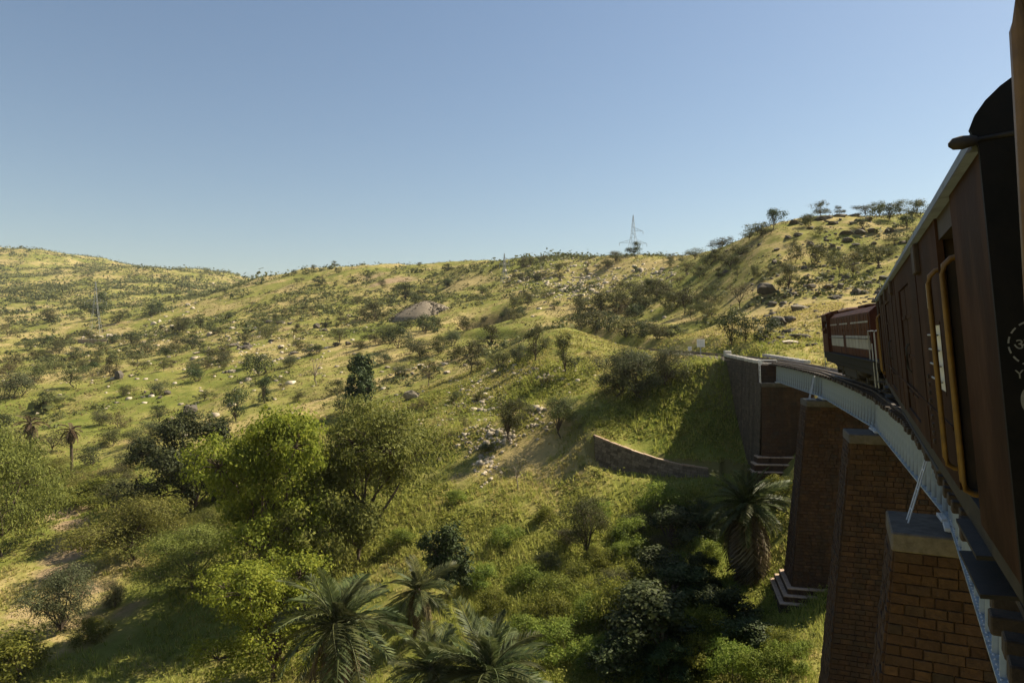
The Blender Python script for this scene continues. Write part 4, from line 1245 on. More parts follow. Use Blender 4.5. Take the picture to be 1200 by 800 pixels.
# nearer kinds, finer leaves
proto('near_lime', 'leaf_lime', n=2, seed=201, H=9, Wd=8.5, trunk_h=1.3, n_lobes=15, clumps=560, per=66, leaf=.21, clump_r=.58, flat=.75, shell=.6, aspect=.55, gappy=.08)
proto('near_olive', 'leaf_olive', n=1, seed=221, H=8, Wd=10, trunk_h=1.0, n_lobes=15, clumps=620, per=64, leaf=.22, clump_r=.70, flat=.70, shell=.35, gappy=.03, aspect=.42)
proto('near_dark', 'leaf_dark', n=1, seed=231, H=8, Wd=7, trunk_h=.8, n_lobes=14, clumps=360, per=60, leaf=.25, clump_r=.58, flat=.85)
proto('near_acacia', 'leaf_olive', n=2, seed=241, H=5, Wd=8, trunk_h=.8, n_lobes=13, clumps=420, per=60, leaf=.17, clump_r=.62, flat=.5, shell=.35, gappy=.05, aspect=.4)
proto('near_scrub', 'leaf_scrub', n=2, seed=251, H=5, Wd=5, trunk_h=.8, n_lobes=10, clumps=210, per=50, leaf=.16, clump_r=.50, flat=.65, gappy=.15, aspect=.42)
proto('near_grey', 'leaf_grey', n=2, seed=261, H=4, Wd=4.6, trunk_h=.4, n_lobes=10, clumps=260, per=52, leaf=.14, clump_r=.48, flat=.75, gappy=.05, aspect=.36)
proto('near_ficus', 'leaf_dark', n=2, seed=271, H=5, Wd=3.4, trunk_h=.9, n_lobes=10, clumps=190, per=40, leaf=.23, clump_r=.42, flat=1.1, aspect=.6)
proto('near_weed', 'leaf_weed', n=4, seed=281, H=2, Wd=2.8, trunk_h=.25, n_lobes=8, clumps=150, per=40, leaf=.13, clump_r=.32, flat=.8, stems=4, trunk_r=.025, aspect=.45)
proto('bare', 'leaf_dry', bark='pale_bark', n=2, seed=291, H=4, Wd=3.4, trunk_h=1.2, n_lobes=8, clumps=60, per=3, leaf=.14, clump_r=.4, flat=.8)

prng = random.Random(77)
def plant(kind, loc, h, w, label, group=None, name=None, cat='tree', sink=0.05):
    L, H, Wd = PROTO[kind]
    tm, cm = L[prng.randrange(len(L))]
    root = empty(name or 'scrub_tree', (loc[0], loc[1], loc[2] - sink), (0, 0, prng.uniform(0, 6.28)), label, cat, group)
    sc = (w / Wd, w / Wd, h / H)
    put('trunk', tm, root, scale=sc); put('crown', cm, root, scale=sc)
    return root

def plant_px(kind, px, py, hpx, wpx, label, group=None, name=None, cat='tree', at=None):
    q = at or hit(px, py)
    if q is None: q = crest(px)
    D = q.y
    return plant(kind, q, hpx * D / F_PX, wpx * D / F_PX, label, group, name, cat)

ONE = [  # kind, column, row of the foot, height, width (photo pixels), label, name, category
 ('near_acacia', 4, 652, 145, 130, 'large spreading thorn tree cut off by the left edge', 'thorn_tree', 'tree'),
 ('near_dark', 213, 604, 118, 100, 'dense dark green tree left of the bright lime tree', 'broadleaf_tree', 'tree'),
 ('near_lime', 312, 690, 205, 150, 'tall bright lime green tree in the valley, centre left', 'broadleaf_tree', 'tree'),
 ('near_lime', 318, 800, 150, 150, 'lower lime green tree at the bottom beside the feathery palm', 'broadleaf_tree', 'tree'),
 ('near_olive', 418, 662, 185, 180, 'wide olive tree with thin leaves right of the lime tree', 'broadleaf_tree', 'tree'),
 ('near_acacia', 160, 655, 72, 130, 'low flat topped thorn tree casting a dark shadow on the path', 'thorn_tree', 'tree'),
 ('near_acacia', 225, 690, 70, 110, 'leaning flat thorn tree below the dense dark tree', 'thorn_tree', 'tree'),
 ('near_grey', 66, 742, 78, 80, 'small grey green drooping tree beside the bare path', 'thorn_tree', 'tree'),
 ('near_grey', 133, 712, 36, 32, 'small round bush alone on the grass right of the path', 'shrub', 'shrub'),
 ('near_weed', 15, 798, 60, 90, 'leafy green bush in the bottom left corner', 'shrub', 'shrub'),
 ('near_weed', 105, 752, 26, 40, 'low bright green weed patch below the small round bush', 'shrub', 'shrub'),
 ('near_ficus', 526, 700, 84, 56, 'dark glossy leaved tree standing behind the bottom palms', 'broadleaf_tree', 'tree'),
 ('near_ficus', 425, 484, 68, 40, 'tall dark green tree standing alone above the olive tree', 'broadleaf_tree', 'tree'),
 ('bare', 607, 573, 40, 26, 'thin leafless dead tree on the grassy slope', 'dead_tree', 'tree'),
 ('near_scrub', 597, 518, 52, 40, 'dark scrub tree left of the slope tree among pale stones', 'thorn_tree', 'tree'),
 ('near_scrub', 657, 512, 50, 42, 'dark scrub tree casting a long shadow above the terrace wall', 'thorn_tree', 'tree'),
 ('dry_acacia', 514, 527, 40, 32, 'pale dry tree on the slope right of the olive tree', 'thorn_tree', 'tree'),
 ('near_scrub', 688, 658, 76, 52, 'dark scraggly tree on the bright slope below the terrace wall', 'thorn_tree', 'tree'),
 ('near_grey', 722, 464, 52, 70, 'left one of the grey green bushes on the bank', 'shrub', 'shrub'),
 ('near_grey', 752, 468, 60, 76, 'middle, biggest one of the grey green bushes on the bank', 'shrub', 'shrub'),
 ('near_grey', 780, 450, 44, 56, 'right one of the grey green bushes on the bank', 'shrub', 'shrub'),
 ('near_weed', 775, 605, 42, 54, 'bright green bush at the foot of the terrace wall', 'shrub', 'shrub'),
 ('near_weed', 812, 612, 44, 42, 'bright green bush at the edge of the abutment shadow', 'shrub', 'shrub'),
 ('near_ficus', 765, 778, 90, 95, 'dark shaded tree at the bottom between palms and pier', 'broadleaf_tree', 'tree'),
 ('near_ficus', 858, 740, 50, 56, 'leafy bush with pale leaves left of the stepped footing', 'shrub', 'shrub'),
 ('near_weed', 900, 752, 26, 46, 'low green bush directly below the stepped footing', 'shrub', 'shrub'),
 ('near_weed', 862, 800, 52, 60, 'green bush at the bottom edge left of the middle pier', 'shrub', 'shrub'),
 ('near_weed', 930, 790, 36, 46, 'small green bush against the middle pier at the bottom', 'shrub', 'shrub'),
 ('near_weed', 655, 715, 40, 56, 'green herb bush below the dark scraggly tree', 'shrub', 'shrub'),
 ('near_weed', 715, 740, 60, 60, 'green bush left of the dark shaded tree', 'shrub', 'shrub'),
 ('near_weed', 655, 775, 44, 60, 'green bush right of the bottom palms', 'shrub', 'shrub'),
 ('near_weed', 790, 690, 40, 40, 'shaded bush left of the large shaded palm', 'shrub', 'shrub'),
 ('near_weed', 905, 590, 34, 36, 'bush growing in front of the abutment foot', 'shrub', 'shrub'),
 ('tall', 662, 441, 52, 26, 'tall narrow tree above the grey green bushes on the slope', 'thorn_tree', 'tree'),
 ('dark_shrub', 676, 428, 10, 12, 'small dark bush right of the tall narrow tree', 'shrub', 'shrub'),
 ('tall', 628, 426, 46, 24, 'slender tree left of the tall narrow tree', 'thorn_tree', 'tree'),
 ('grey_shrub', 607, 424, 22, 26, 'grey bush left of the slender tree', 'shrub', 'shrub'),
 ('acacia', 583, 437, 26, 26, 'small dark tree left of the grey bush', 'thorn_tree', 'tree'),
 ('acacia', 576, 411, 32, 24, 'small round tree on the slope below the dark cutting', 'thorn_tree', 'tree'),
 ('acacia', 551, 438, 38, 34, 'spreading thorn tree above the pale stones', 'thorn_tree', 'tree'),
 ('dry_acacia', 502, 452, 30, 30, 'pale feathery tree beside the pale stones', 'thorn_tree', 'tree'),
 ('bare', 370, 452, 34, 30, 'grey half dead tree left of the tall dark green tree', 'dead_tree', 'tree'),
 ('dark_tall', 311, 472, 30, 18, 'narrow dark bush on the left slope', 'shrub', 'shrub'),
 ('dark_shrub', 305, 440, 26, 40, 'wide dark bush above the narrow dark bush', 'shrub', 'shrub'),
 ('round', 277, 494, 40, 32, 'dark tree with a shadow behind the dense dark tree', 'broadleaf_tree', 'tree'),
 ('shrub', 395, 462, 18, 26, 'bush left of the foot of the tall dark tree', 'shrub', 'shrub'),
 ('dark_shrub', 404, 484, 24, 30, 'dark bush in the shade of the tall dark tree', 'shrub', 'shrub'),
 ('round', 476, 352, 22, 30, 'round tree left of the gravel mound', 'broadleaf_tree', 'tree'),
 ('shrub', 437, 374, 20, 36, 'broad green bush on the flat meadow', 'shrub', 'shrub'),
 ('round', 117, 374, 32, 32, 'dark round tree behind the left pylon', 'broadleaf_tree', 'tree'),
 ('round', 907, 268, 24, 26, 'dark round tree on the right hill skyline', 'broadleaf_tree', 'tree'),
 ('acacia', 961, 254, 18, 24, 'flat topped tree on the summit rocks of right hill', 'thorn_tree', 'tree'),
 ('acacia', 983, 249, 11, 14, 'small tree right of the summit tree', 'thorn_tree', 'tree'),
 ('acacia', 932, 308, 24, 22, 'small tree on the right hill below the skyline rocks', 'thorn_tree', 'tree'),
 ('shrub', 956, 310, 24, 28, 'leaning bush in the middle of the right hill', 'shrub', 'shrub'),
 ('acacia', 984, 320, 26, 24, 'left of two touching trees on the right hill', 'thorn_tree', 'tree'),
 ('dry_acacia', 999, 328, 34, 28, 'right, yellowish one of two touching trees on the right hill', 'thorn_tree', 'tree'),
 ('tall', 1031, 314, 26, 18, 'slim tree just above the coach roof', 'thorn_tree', 'tree'),
 ('tall', 923, 341, 32, 24, 'upright tree beside the big dark boulder', 'thorn_tree', 'tree'),
 ('round', 858, 404, 42, 36, 'dark tree beside the track near the sign boards', 'broadleaf_tree', 'tree'),
 ('round', 873, 402, 30, 20, 'narrow dark tree right of the dark trackside tree', 'broadleaf_tree', 'tree'),
 ('dark_shrub', 898, 398, 28, 40, 'dark bush right of the trackside trees', 'shrub', 'shrub'),
 ('dry_acacia', 868, 362, 30, 32, 'reddish dry tree above the trackside trees', 'thorn_tree', 'tree'),
 ('dry_acacia', 833, 374, 22, 22, 'small reddish tree left of the trackside trees', 'thorn_tree', 'tree'),
 ('acacia', 802, 370, 36, 32, 'spreading tree above the railway cutting', 'thorn_tree', 'tree'),
 ('dry_acacia', 818, 360, 28, 18, 'thin tree right of the tree above the cutting', 'thorn_tree', 'tree'),
 ('acacia', 856, 316, 20, 30, 'wide tree on the left flank of the right hill', 'thorn_tree', 'tree'),
 ('tall', 864, 326, 16, 9, 'tiny upright tree below the wide flank tree', 'thorn_tree', 'tree'),
 ('round', 745, 298, 16, 20, 'dark round tree at the foot of the skyline pylon', 'broadleaf_tree', 'tree'),
]
for k, px, py, h_, w_, lab, nm, ct in ONE:
    plant_px(k, px, py, h_, w_, lab, None, nm, ct)

# members of clusters that nothing tells apart share the cluster's label
CL = [
 ('dark shrub in the row shading the railway cutting', 'shrubs along the railway cutting', ('dark_shrub', 'shrub'), [(683,384,20,28),(697,388,24,36),(715,390,22,36),(735,394,22,40),(752,396,20,36),(772,397,18,34),(790,394,14,26)]),
 ('olive bush in the thicket on the slope above the cutting', 'thicket above the cutting', ('shrub', 'acacia'), [(745,354,24,36),(770,352,26,30),(705,364,24,36),(722,358,20,30),(786,364,22,24),(728,345,16,26),(760,342,16,24),(690,368,16,24),(780,345,14,20)]),
 ('bush in the green strip below the gravel mound', 'bushes below the gravel mound', ('shrub', 'dark_shrub', 'grey_shrub'), [(455,402,22,34),(468,408,26,36),(490,418,22,32),(515,414,22,28),(500,390,22,34),(530,405,18,26),(545,388,18,26),(478,386,14,22),(560,412,18,22),(536,420,16,24)]),
 ('scrub tree on the skyline above the coach roof', 'trees on the right hill crest', ('acacia', 'shrub', 'round'), [(1012,254,14,26),(1028,254,18,24),(1042,258,20,22),(1056,252,18,24),(1076,254,20,28),(1062,268,16,24),(1048,286,14,26),(1076,284,18,26),(1010,268,12,20)]),
 ('bush on the left shoulder of the right hill', 'bushes on the right hill shoulder', ('shrub', 'acacia'), [(890,277,16,34),(878,282,14,24),(845,292,14,28),(868,302,16,26),(830,312,16,26),(815,304,14,26),(822,325,14,24),(842,327,14,14),(885,326,16,14),(840,338,10,10),(946,266,16,20),(962,277,12,20),(1005,302,14,20),(905,318,9,14),(1018,308,22,18),(978,300,10,18),(840,305,14,24),(806,322,14,22),(1042,300,12,18),(930,285,8,14)]),
 ('bush near the left pylon', 'bushes round the left pylon', ('shrub', 'round', 'dark_shrub'), [(58,377,16,20),(40,365,12,14),(178,370,14,22),(140,378,15,20),(154,402,14,24),(133,402,13,18),(210,390,20,26),(235,387,13,13),(250,392,12,15),(104,400,14,18),(186,366,12,18),(225,408,15,20)]),
 ('bush below the left pylon on the lower left hillside', 'bushes on the lower left hillside', ('shrub', 'acacia', 'dark_shrub', 'dry_shrub', 'grey_shrub'), [(130, 440, 22, 18), (160, 433, 18, 26), (230, 447, 20, 24), (205, 418, 16, 22), (262, 428, 16, 20), (290, 432, 18, 22), (68, 417, 20, 22), (50, 404, 14, 20), (10, 394, 16, 22), (20, 466, 30, 46), (44, 446, 22, 34), (86, 454, 24, 38), (110, 440, 16, 26), (10, 440, 20, 28), (185, 462, 16, 22), (147, 464, 14, 20), (64, 436, 16, 24), (90, 420, 14, 24)]),
 ('bush around the dry palms on the left slope', 'bushes round the dry palms', ('shrub', 'acacia', 'dark_shrub', 'dry_shrub', 'grey_shrub'), [(52, 480, 22, 40), (240, 470, 14, 20), (185, 488, 14, 24), (140, 500, 18, 30), (118, 498, 16, 26), (160, 520, 18, 30), (60, 530, 26, 44), (105, 545, 22, 36), (30, 545, 26, 46), (150, 548, 20, 32), (130, 522, 20, 30), (175, 545, 20, 30), (0, 510, 26, 40), (20, 520, 20, 36), (180, 510, 18, 28)]),
 ('olive bush in the hollow left of the path', 'bushes in the valley hollow', ('near_acacia', 'near_weed', 'near_scrub'), [(60,578,40,66),(105,590,32,60),(150,596,34,66),(35,600,46,70),(185,620,36,56),(130,575,26,50),(250,640,46,60),(170,590,30,44)]),
 ('lush bush on the valley slope below the terrace wall', 'bushes on the valley slope', ('near_weed',), [(590, 640, 26, 40), (620, 690, 30, 44), (560, 690, 30, 40), (735, 640, 34, 46), (700, 605, 20, 30), (640, 610, 18, 26), (625, 755, 36, 52), (745, 690, 36, 44), (580, 720, 30, 40), (830, 660, 30, 40)]),
 ('leafy bush filling the gully left of the dark shaded tree', 'bushes in the gully', ('near_weed', 'near_weed', 'near_scrub'), [(470, 640, 22, 34), (535, 590, 16, 24), (745, 625, 26, 36), (690, 785, 40, 52), (670, 690, 30, 44), (720, 700, 34, 44), (640, 730, 34, 48), (690, 735, 40, 50), (665, 640, 22, 32), (610, 790, 36, 50), (720, 790, 44, 54), (640, 668, 22, 32), (700, 665, 26, 36), (725, 655, 22, 32), (775, 650, 26, 34)]),
 ('dark bush deepening the shade of the gully between terrace wall and pier', 'dark bushes deepening the gully shade', ('near_ficus', 'near_dark'), [(790, 640, 46, 56), (825, 625, 40, 50), (765, 690, 50, 56), (735, 735, 50, 58), (795, 705, 44, 52), (818, 690, 40, 46), (725, 798, 56, 64), (780, 800, 50, 64)]),  # dark plants, added here to deepen the viaduct's shadow in the gully
 ('leafy bush in the gully beside the far pier foot', 'bushes by the pier foot', ('near_weed', 'near_ficus', 'near_weed'), [(835, 760, 46, 60), (880, 765, 40, 54), (915, 770, 34, 44), (880, 738, 20, 34), (830, 715, 32, 40), (895, 798, 40, 54), (940, 765, 18, 26), (850, 720, 26, 34), (800, 745, 36, 50), (820, 790, 44, 56)]),
 ('rough bush on the slope among the pale stones', 'bushes among the pale stones', ('dry_shrub', 'shrub', 'grey_shrub'), [(490,480,14,22),(533,470,12,20),(450,425,12,18),(545,500,12,18),(560,470,10,16),(620,485,12,16),(640,450,10,16),(590,425,12,18),(470,440,14,22),(420,425,14,20),(350,470,12,18),(340,430,14,20),(330,455,14,20),(350,410,12,18),(570,530,12,18),(690,420,10,14),(640,405,10,16)]),
]
ORD = ['first', 'second', 'third', 'fourth', 'fifth', 'sixth', 'seventh', 'eighth', 'ninth', 'tenth', 'eleventh', 'twelfth', 'thirteenth', 'fourteenth', 'fifteenth', 'sixteenth', 'seventeenth', 'eighteenth', 'nineteenth', 'twentieth']
def ordinal(lab, L, i):
    if len(L) > 20: return lab
    k = sorted(range(len(L)), key=lambda j: (L[j][0], L[j][1])).index(i)
    return ORD[k] + ' from the left, ' + lab
for lab_, grp, kinds, L in CL:
    for i, (px, py, h_, w_) in enumerate(L):
        k = kinds[i % len(kinds)]; lab = ordinal(lab_, L, i)
        tree_like = k in ('acacia', 'round', 'tall', 'near_scrub', 'near_acacia')
        plant_px(k, px, py, h_, w_, lab, grp, 'scrub_tree' if tree_like else 'shrub', 'tree' if 'tree' in lab else 'bush')

# scattered scrub, denser on some slopes than others
ZONES = [('the left hillside', 'scrub scattered over the left hillside', 0, 330, 335, 440, 60),
         ('the central hillside', 'scrub scattered over the central hillside', 330, 620, 312, 420, 62),
         ('the stony hillside', 'scrub scattered over the stony hillside', 600, 860, 305, 375, 46)]
zr_ = random.Random(5)
for lab, grp, x0, x1, y0, y1, n in ZONES:
    c = 0; tries = 0; spots = []
    while c < n and tries < 900:
        tries += 1
        px = zr_.uniform(x0, x1); py = y0 + (y1 - y0) * zr_.random() ** 1.2
        q = hit(px, py)
        if q is None or q.y > 480: continue
        if perlin(np.array([q.x / 33]), np.array([q.y / 33]), 5)[0] < -.05: continue
        spots.append((px, py, q)); c += 1
    spots.sort(key=lambda t: t[1])
    nb = -(-len(spots) // 16); NB = {2: ['upper', 'lower'], 3: ['upper', 'middle', 'lower'], 4: ['topmost', 'upper middle', 'lower middle', 'lowest']}[nb]
    for b_ in range(nb):
        part = spots[b_ * 16:(b_ + 1) * 16]
        for i, (px, py, q) in enumerate(part):
            k = zr_.choice(['shrub', 'shrub', 'acacia', 'dark_shrub', 'dry_shrub', 'acacia', 'round'])
            hh = zr_.uniform(1.6, 3.6) * (1.25 if k in ('acacia', 'round') else 1)
            kw_ = {'shrub': 'olive bush', 'acacia': 'small tree', 'dark_shrub': 'dark bush', 'dry_shrub': 'dry bush', 'round': 'dark tree'}[k]
            plant(k, q, hh, hh * zr_.uniform(1.05, 1.5), ordinal(kw_ + ' in the ' + NB[b_] + ' scrub of ' + lab, part, i), grp, 'scrub_tree' if k in ('acacia', 'round') else 'shrub', 'bush')

# the rest of the scrub, too far and too many to tell apart: one mass
def scrub_mass():
    r = np.random.default_rng(9); P = []; S = []
    N = 60000
    th = r.uniform(R(-40), R(34), N); rad = np.exp(r.uniform(math.log(110), math.log(1500), N))
    th = np.where(rad > 480, r.uniform(R(-40), R(-17), N), th)
    x = np.sin(th) * rad; y = np.cos(th) * rad
    dens = perlin(x / 40, y / 40, 5) * .95 + perlin(x / 110, y / 110, 8) * .7 + perlin(x / 14, y / 14, 12) * .55
    keep = dens > np.where(rad > 480, r.uniform(-.6, .55, N), r.uniform(-.18, .72, N))
    d = np.abs(np.hypot(x - CIRC[0], y - CIRC[1]) - RAD); keep &= d > 6
    keep &= ~((th > R(13)) & (rad < 260) & (r.random(N) > .3))
    x, y, rad = x[keep], y[keep], rad[keep]
    z = grid_z(x, y)
    h = np.exp(r.normal(.3, .42, len(x))) * np.clip(rad / 260, .75, 2.6)
    VV = []; NN = []; SS = []
    for i in range(len(x)):
        n = 20 if rad[i] < 450 else 10
        o = r.normal(size=(n, 3)) * .42; o[:, 2] = np.abs(o[:, 2]) * .9
        VV.append(np.array([x[i], y[i], z[i]])[None] + o * np.array([h[i] * .85, h[i] * .85, h[i] * .75])[None])
        NN.append(o + np.array([0, 0, .5])[None] + r.normal(size=(n, 3)) * .4); SS.append(np.full(n, h[i] * .34))
    V = np.concatenate(VV); N_ = np.concatenate(NN); S = np.concatenate(SS)
    a, F = leaves(V, N_, S, .7, r)
    return tag(put('distant_scrub', np_mesh('distant_scrub', a, F, M['leaf_scrub'])), 'mass of small scrub bushes speckling the far hillsides', 'scrub', kind='stuff')
scrub_mass()

# palms: every frond its own part
def frond_mesh(seed, L=2.5, arch=.9, mat=None, nl=34, lw=1.0):
    r = random.Random(seed); mb = MB(); pts = []
    for k in range(9):
        t = k / 8
        pts.append(Vector((L * (t - .16 * arch * t * t), 0, L * (.10 * t - .42 * arch * t * t))))
    mb.tube(pts, [.035 * (1 - .85 * k / 8) + .004 for k in range(9)], 5, cap=False)
    for k in range(nl):
        t = .12 + .88 * k / nl
        i = min(int(t * 8), 7); f = t * 8 - i
        p = pts[i].lerp(pts[i + 1], f); d = (pts[i + 1] - pts[i]).normalized()
        ll = L * .19 * (math.sin(math.pi * min(1, .18 + t * .82)) ** .6 + .25)
        for sd in (1, -1):
            dr = (d * r.uniform(.75, 1.0) + Vector((0, sd * .85, 0)) + Vector((0, 0, r.uniform(.10, .42)))).normalized()
            w = Vector((0, 0, 1)).cross(dr).normalized() * .026 * lw + Vector((0, 0, .014 * lw))
            e = p + dr * ll; m_ = p + dr * ll * .45
            e.z -= ll * .16
            mb.add([p, m_ + w, e, m_ - w], [(0, 1, 2, 3)])
    return mb.mesh('frond', mat)
FR = [frond_mesh(k, 2.5, a, M['frond'], nl_) for k, (a, nl_) in enumerate(((.45, 34), (.7, 32), (.95, 34), (1.2, 28), (1.45, 24)))]
FD = [frond_mesh(9, 2.3, 1.15, M['frond_dead'], 26)]
FW = [frond_mesh(12, 2.5, 1.3, M['frond_dead'], 18, 3.2)]
def palm(loc, trunk_h, crown_r, label, n=44, dead=10, dead_only=False, seed=0, skirt=42):
    r = random.Random(seed)
    root = empty('date_palm', loc, (0, 0, r.uniform(0, 6.28)), label, 'palm', 'wild date palms in the valley')
    t = MB(); pts = []; rad = []
    lx, ly = r.uniform(-.25, .25), r.uniform(-.25, .25)
    for k in range(13):
        f = k / 12; pts.append((lx * f * f, ly * f * f, -.4 + (trunk_h + .4) * f)); rad.append((.19 - .04 * f) * (1.12 if k % 2 else .94))
    t.tube(pts, rad, 10); t.lathe((lx, ly, trunk_h - .4), (0, 0, 1), [(0, .18), (.25, .27), (.5, .18), (.62, .05)], 10)
    t.build('trunk', M['bark'], root)
    sc = crown_r / 2.35
    for k in range(n):
        g = (k + .5) / n
        el = R(80 - 108 * g ** .85) + r.uniform(-.22, .22); az = k * 2.39996 + r.uniform(-.2, .2)
        s = sc * r.uniform(.68, 1.15) * (.82 if el > R(65) else 1)
        f = put('frond', (FW if dead_only else FR)[r.randrange(1 if dead_only else 5)], root, (lx, ly, trunk_h), (r.uniform(-.55, .55), -el, az), (s, s, s)); f.rotation_mode = 'XYZ'
    for k in range(dead):
        put('frond', (FW if dead_only else FD)[0], root, (lx, ly, trunk_h - .15), (0, R(skirt + r.uniform(-14, 22)), k * 6.283 / dead + r.uniform(-.2, .2)), (sc * (.9 if skirt < 50 else r.uniform(1.3, 1.9)),) * 3)['label'] = 'dead brown hanging frond'
    return root
def palm_px(cx, cy, crown_px, D, label, **kw):
    x = (cx - CX) / F_PX * D; zc = (HY - cy) / F_PX * D
    g = ground(x, D)
    return palm((x, D, g), max(.8, zc - g), crown_px / 2 * D / F_PX, label, **kw)
palm_px(392, 735, 168, 33, 'big feathery palm right of the lower lime tree', n=56, dead=14, seed=1)
palm_px(487, 690, 100, 40, 'slim palm between the big palm and the dark glossy tree', n=30, dead=8, seed=2)
palm_px(505, 785, 130, 31.5, 'low palm at the bottom edge, left of the two lowest palms', n=46, dead=6, seed=3)
palm_px(572, 788, 170, 31, 'wide pale palm at the bottom edge, centre of the picture', n=54, dead=6, seed=4)
palm_px(873, 592, 108, 44, 'large shaded palm with a hanging skirt in front of the abutment', n=64, dead=60, seed=5, skirt=62)
palm_px(36, 496, 40, 92, 'leftmost grey dry palm on the left slope', n=14, dead=8, dead_only=True, seed=6)
palm_px(84, 504, 34, 90, 'dry grey palm right of another one on the left slope', n=14, dead=8, dead_only=True, seed=7)
# ------------------------------------------------------------------ grass, weeds
def grass(name, n, rmin, rmax, hmin, hmax, wid, blades, seed, mat, dens_seed, label, th0=-39, th1=26, lush_only=False):
    r = np.random.default_rng(seed)
    N = n * 3
    th = r.uniform(R(th0), R(th1), N); rad = np.sqrt(r.uniform(rmin ** 2, rmax ** 2, N)) if not lush_only else np.exp(r.uniform(math.log(rmin), math.log(rmax), N))
    x = np.sin(th) * rad; y = np.cos(th) * rad
    dn = fbm(x / 5.0, y / 5.0, dens_seed) * .5 + fbm(x / 16, y / 16, dens_seed + 5) * .4 - 1.1 * field(x, y, BARE)
    if lush_only: dn = dn + field(x, y, LUSH) * 1.2 - .55
    k = dn > r.uniform(-.55, .45, N)
    ds = np.hypot(x - CIRC[0], y - CIRC[1]) - RAD; ss = (H0 + np.arctan2(y - CIRC[1], x - CIRC[0])) * RAD
    k &= ~((np.abs(ds) < 2.4) & (ss > 50))
    x, y, rad, dn = x[k][:n], y[k][:n], rad[k][:n], dn[k][:n]
    z = terrain_z(x, y); m = len(x)
    h = r.uniform(hmin, hmax, m) * (1 + .5 * np.clip(dn, 0, 1)); w = wid * np.clip(rad / 45, .8, 2.2)
    base = np.stack([x, y, z - .03], -1)
    V = np.zeros((m, blades, 3, 3))
    for b in range(blades):
        a = r.uniform(0, 6.28, m); l = r.uniform(.15, .75, m)
        d = np.stack([np.cos(a), np.sin(a), np.zeros(m)], -1); sd = np.stack([-np.sin(a), np.cos(a), np.zeros(m)], -1)
        o = base + d * (h * .18)[:, None]
        hh = (h * r.uniform(.6, 1.1, m))[:, None]
        V[:, b, 0] = o - sd * w[:, None]; V[:, b, 1] = o + sd * w[:, None]
        V[:, b, 2] = o + d * hh * l[:, None] + np.array([0, 0, 1.0]) * hh
    F = np.arange(m * blades * 3).reshape(-1, 3)
    return tag(put(name, np_mesh(name, V.reshape(-1, 3), F, mat)), label, 'grass', kind='stuff')

def grass_mat(name='grass_blades', stops=None):
    m, nt, p, out = new_mat(name)
    g = nt.nodes.new('ShaderNodeNewGeometry'); pos = g.outputs['Position']
    n1 = noise(nt, 0.035, 6, 0.65, pos, 0.6); n2 = noise(nt, 0.22, 6, 0.7, pos, 0.4)
    d = math_(nt, 'ADD', math_(nt, 'MULTIPLY', n1, .9), math_(nt, 'MULTIPLY', n2, .6))
    d = math_(nt, 'ADD', d, math_(nt, 'MULTIPLY', g.outputs['Random Per Island'], .35))
    c = ramp(nt, d, stops or [(0.66, (0.170, 0.195, 0.034)), (0.84, (0.285, 0.280, 0.062)), (1.0, (0.43, 0.36, 0.14))])
    nt.links.new(c, p.inputs['Base Color']); p.inputs['Roughness'].default_value = .8; p.inputs['Specular IOR Level'].default_value = .15
    t = nt.nodes.new('ShaderNodeBsdfTranslucent'); nt.links.new(c, t.inputs[0])
    mx = nt.nodes.new('ShaderNodeMixShader'); mx.inputs[0].default_value = .45
    nt.links.new(p.outputs[0], mx.inputs[1]); nt.links.new(t.outputs[0], mx.inputs[2]); nt.links.new(mx.outputs[0], out.inputs[0])
    return m
M['grass'] = grass_mat()
M['grass_green'] = grass_mat('green_grass_blades', [(0.66, (0.190, 0.230, 0.036)), (0.9, (0.280, 0.305, 0.058)), (1.0, (0.38, 0.375, 0.10))])
grass('meadow_grass', 46000, 26, 105, .10, .32, .032, 5, 21, M['grass'], 40, 'rough olive grass covering the near slopes')
grass('tall_grass', 9000, 27, 85, .30, .65, .028, 7, 22, M['grass_green'], 60, 'tall lush grass tufts in the green hollows', lush_only=True)

def ground_cover(n, seed):
    """low leafy herbs"""
    r = np.random.default_rng(seed); N = n * 4
    th = r.uniform(R(-39), R(26), N); rad = np.exp(r.uniform(math.log(28), math.log(95), N))
    x = np.sin(th) * rad; y = np.cos(th) * rad
    dn = fbm(x / 3.4, y / 3.4, 71) * .6 + fbm(x / 13, y / 13, 75) * .45 + field(x, y, LUSH) * .9 - 1.2 * field(x, y, BARE) - .45
    k = dn > r.uniform(-.2, .5, N)
    ds = np.hypot(x - CIRC[0], y - CIRC[1]) - RAD; ss = (H0 + np.arctan2(y - CIRC[1], x - CIRC[0])) * RAD
    k &= ~((np.abs(ds) < 2.6) & (ss > 50))
    x, y, rad = x[k][:n], y[k][:n], rad[k][:n]; z = terrain_z(x, y); m = len(x)
    q = 9
    h = r.uniform(.15, .75, m)[:, None]
    o = r.normal(size=(m, q, 3)) * .42; o[..., 2] = np.abs(o[..., 2])
    P = np.stack([x, y, z], -1)[:, None] + o * h[..., None] * np.array([1.1, 1.1, 1.0])
    Nn = o + np.array([0, 0, .6]) + r.normal(size=o.shape) * .5
    sz = (np.repeat(np.clip(rad / 45, .8, 1.8) * .15, q))
    a, F = leaves(P.reshape(-1, 3), Nn.reshape(-1, 3), sz, .55, r)
    return tag(put('ground_cover', np_mesh('ground_cover', a, F, M['leaf_cover'])), 'low leafy weeds between the grass on the valley slopes', 'ground cover', kind='stuff')
M['leaf_cover'] = leaf_mat('leaf_ground_cover', [(0.14, 0.160, 0.026), (0.22, 0.235, 0.042), (0.32, 0.315, 0.075)], .42)
ground_cover(18000, 33)
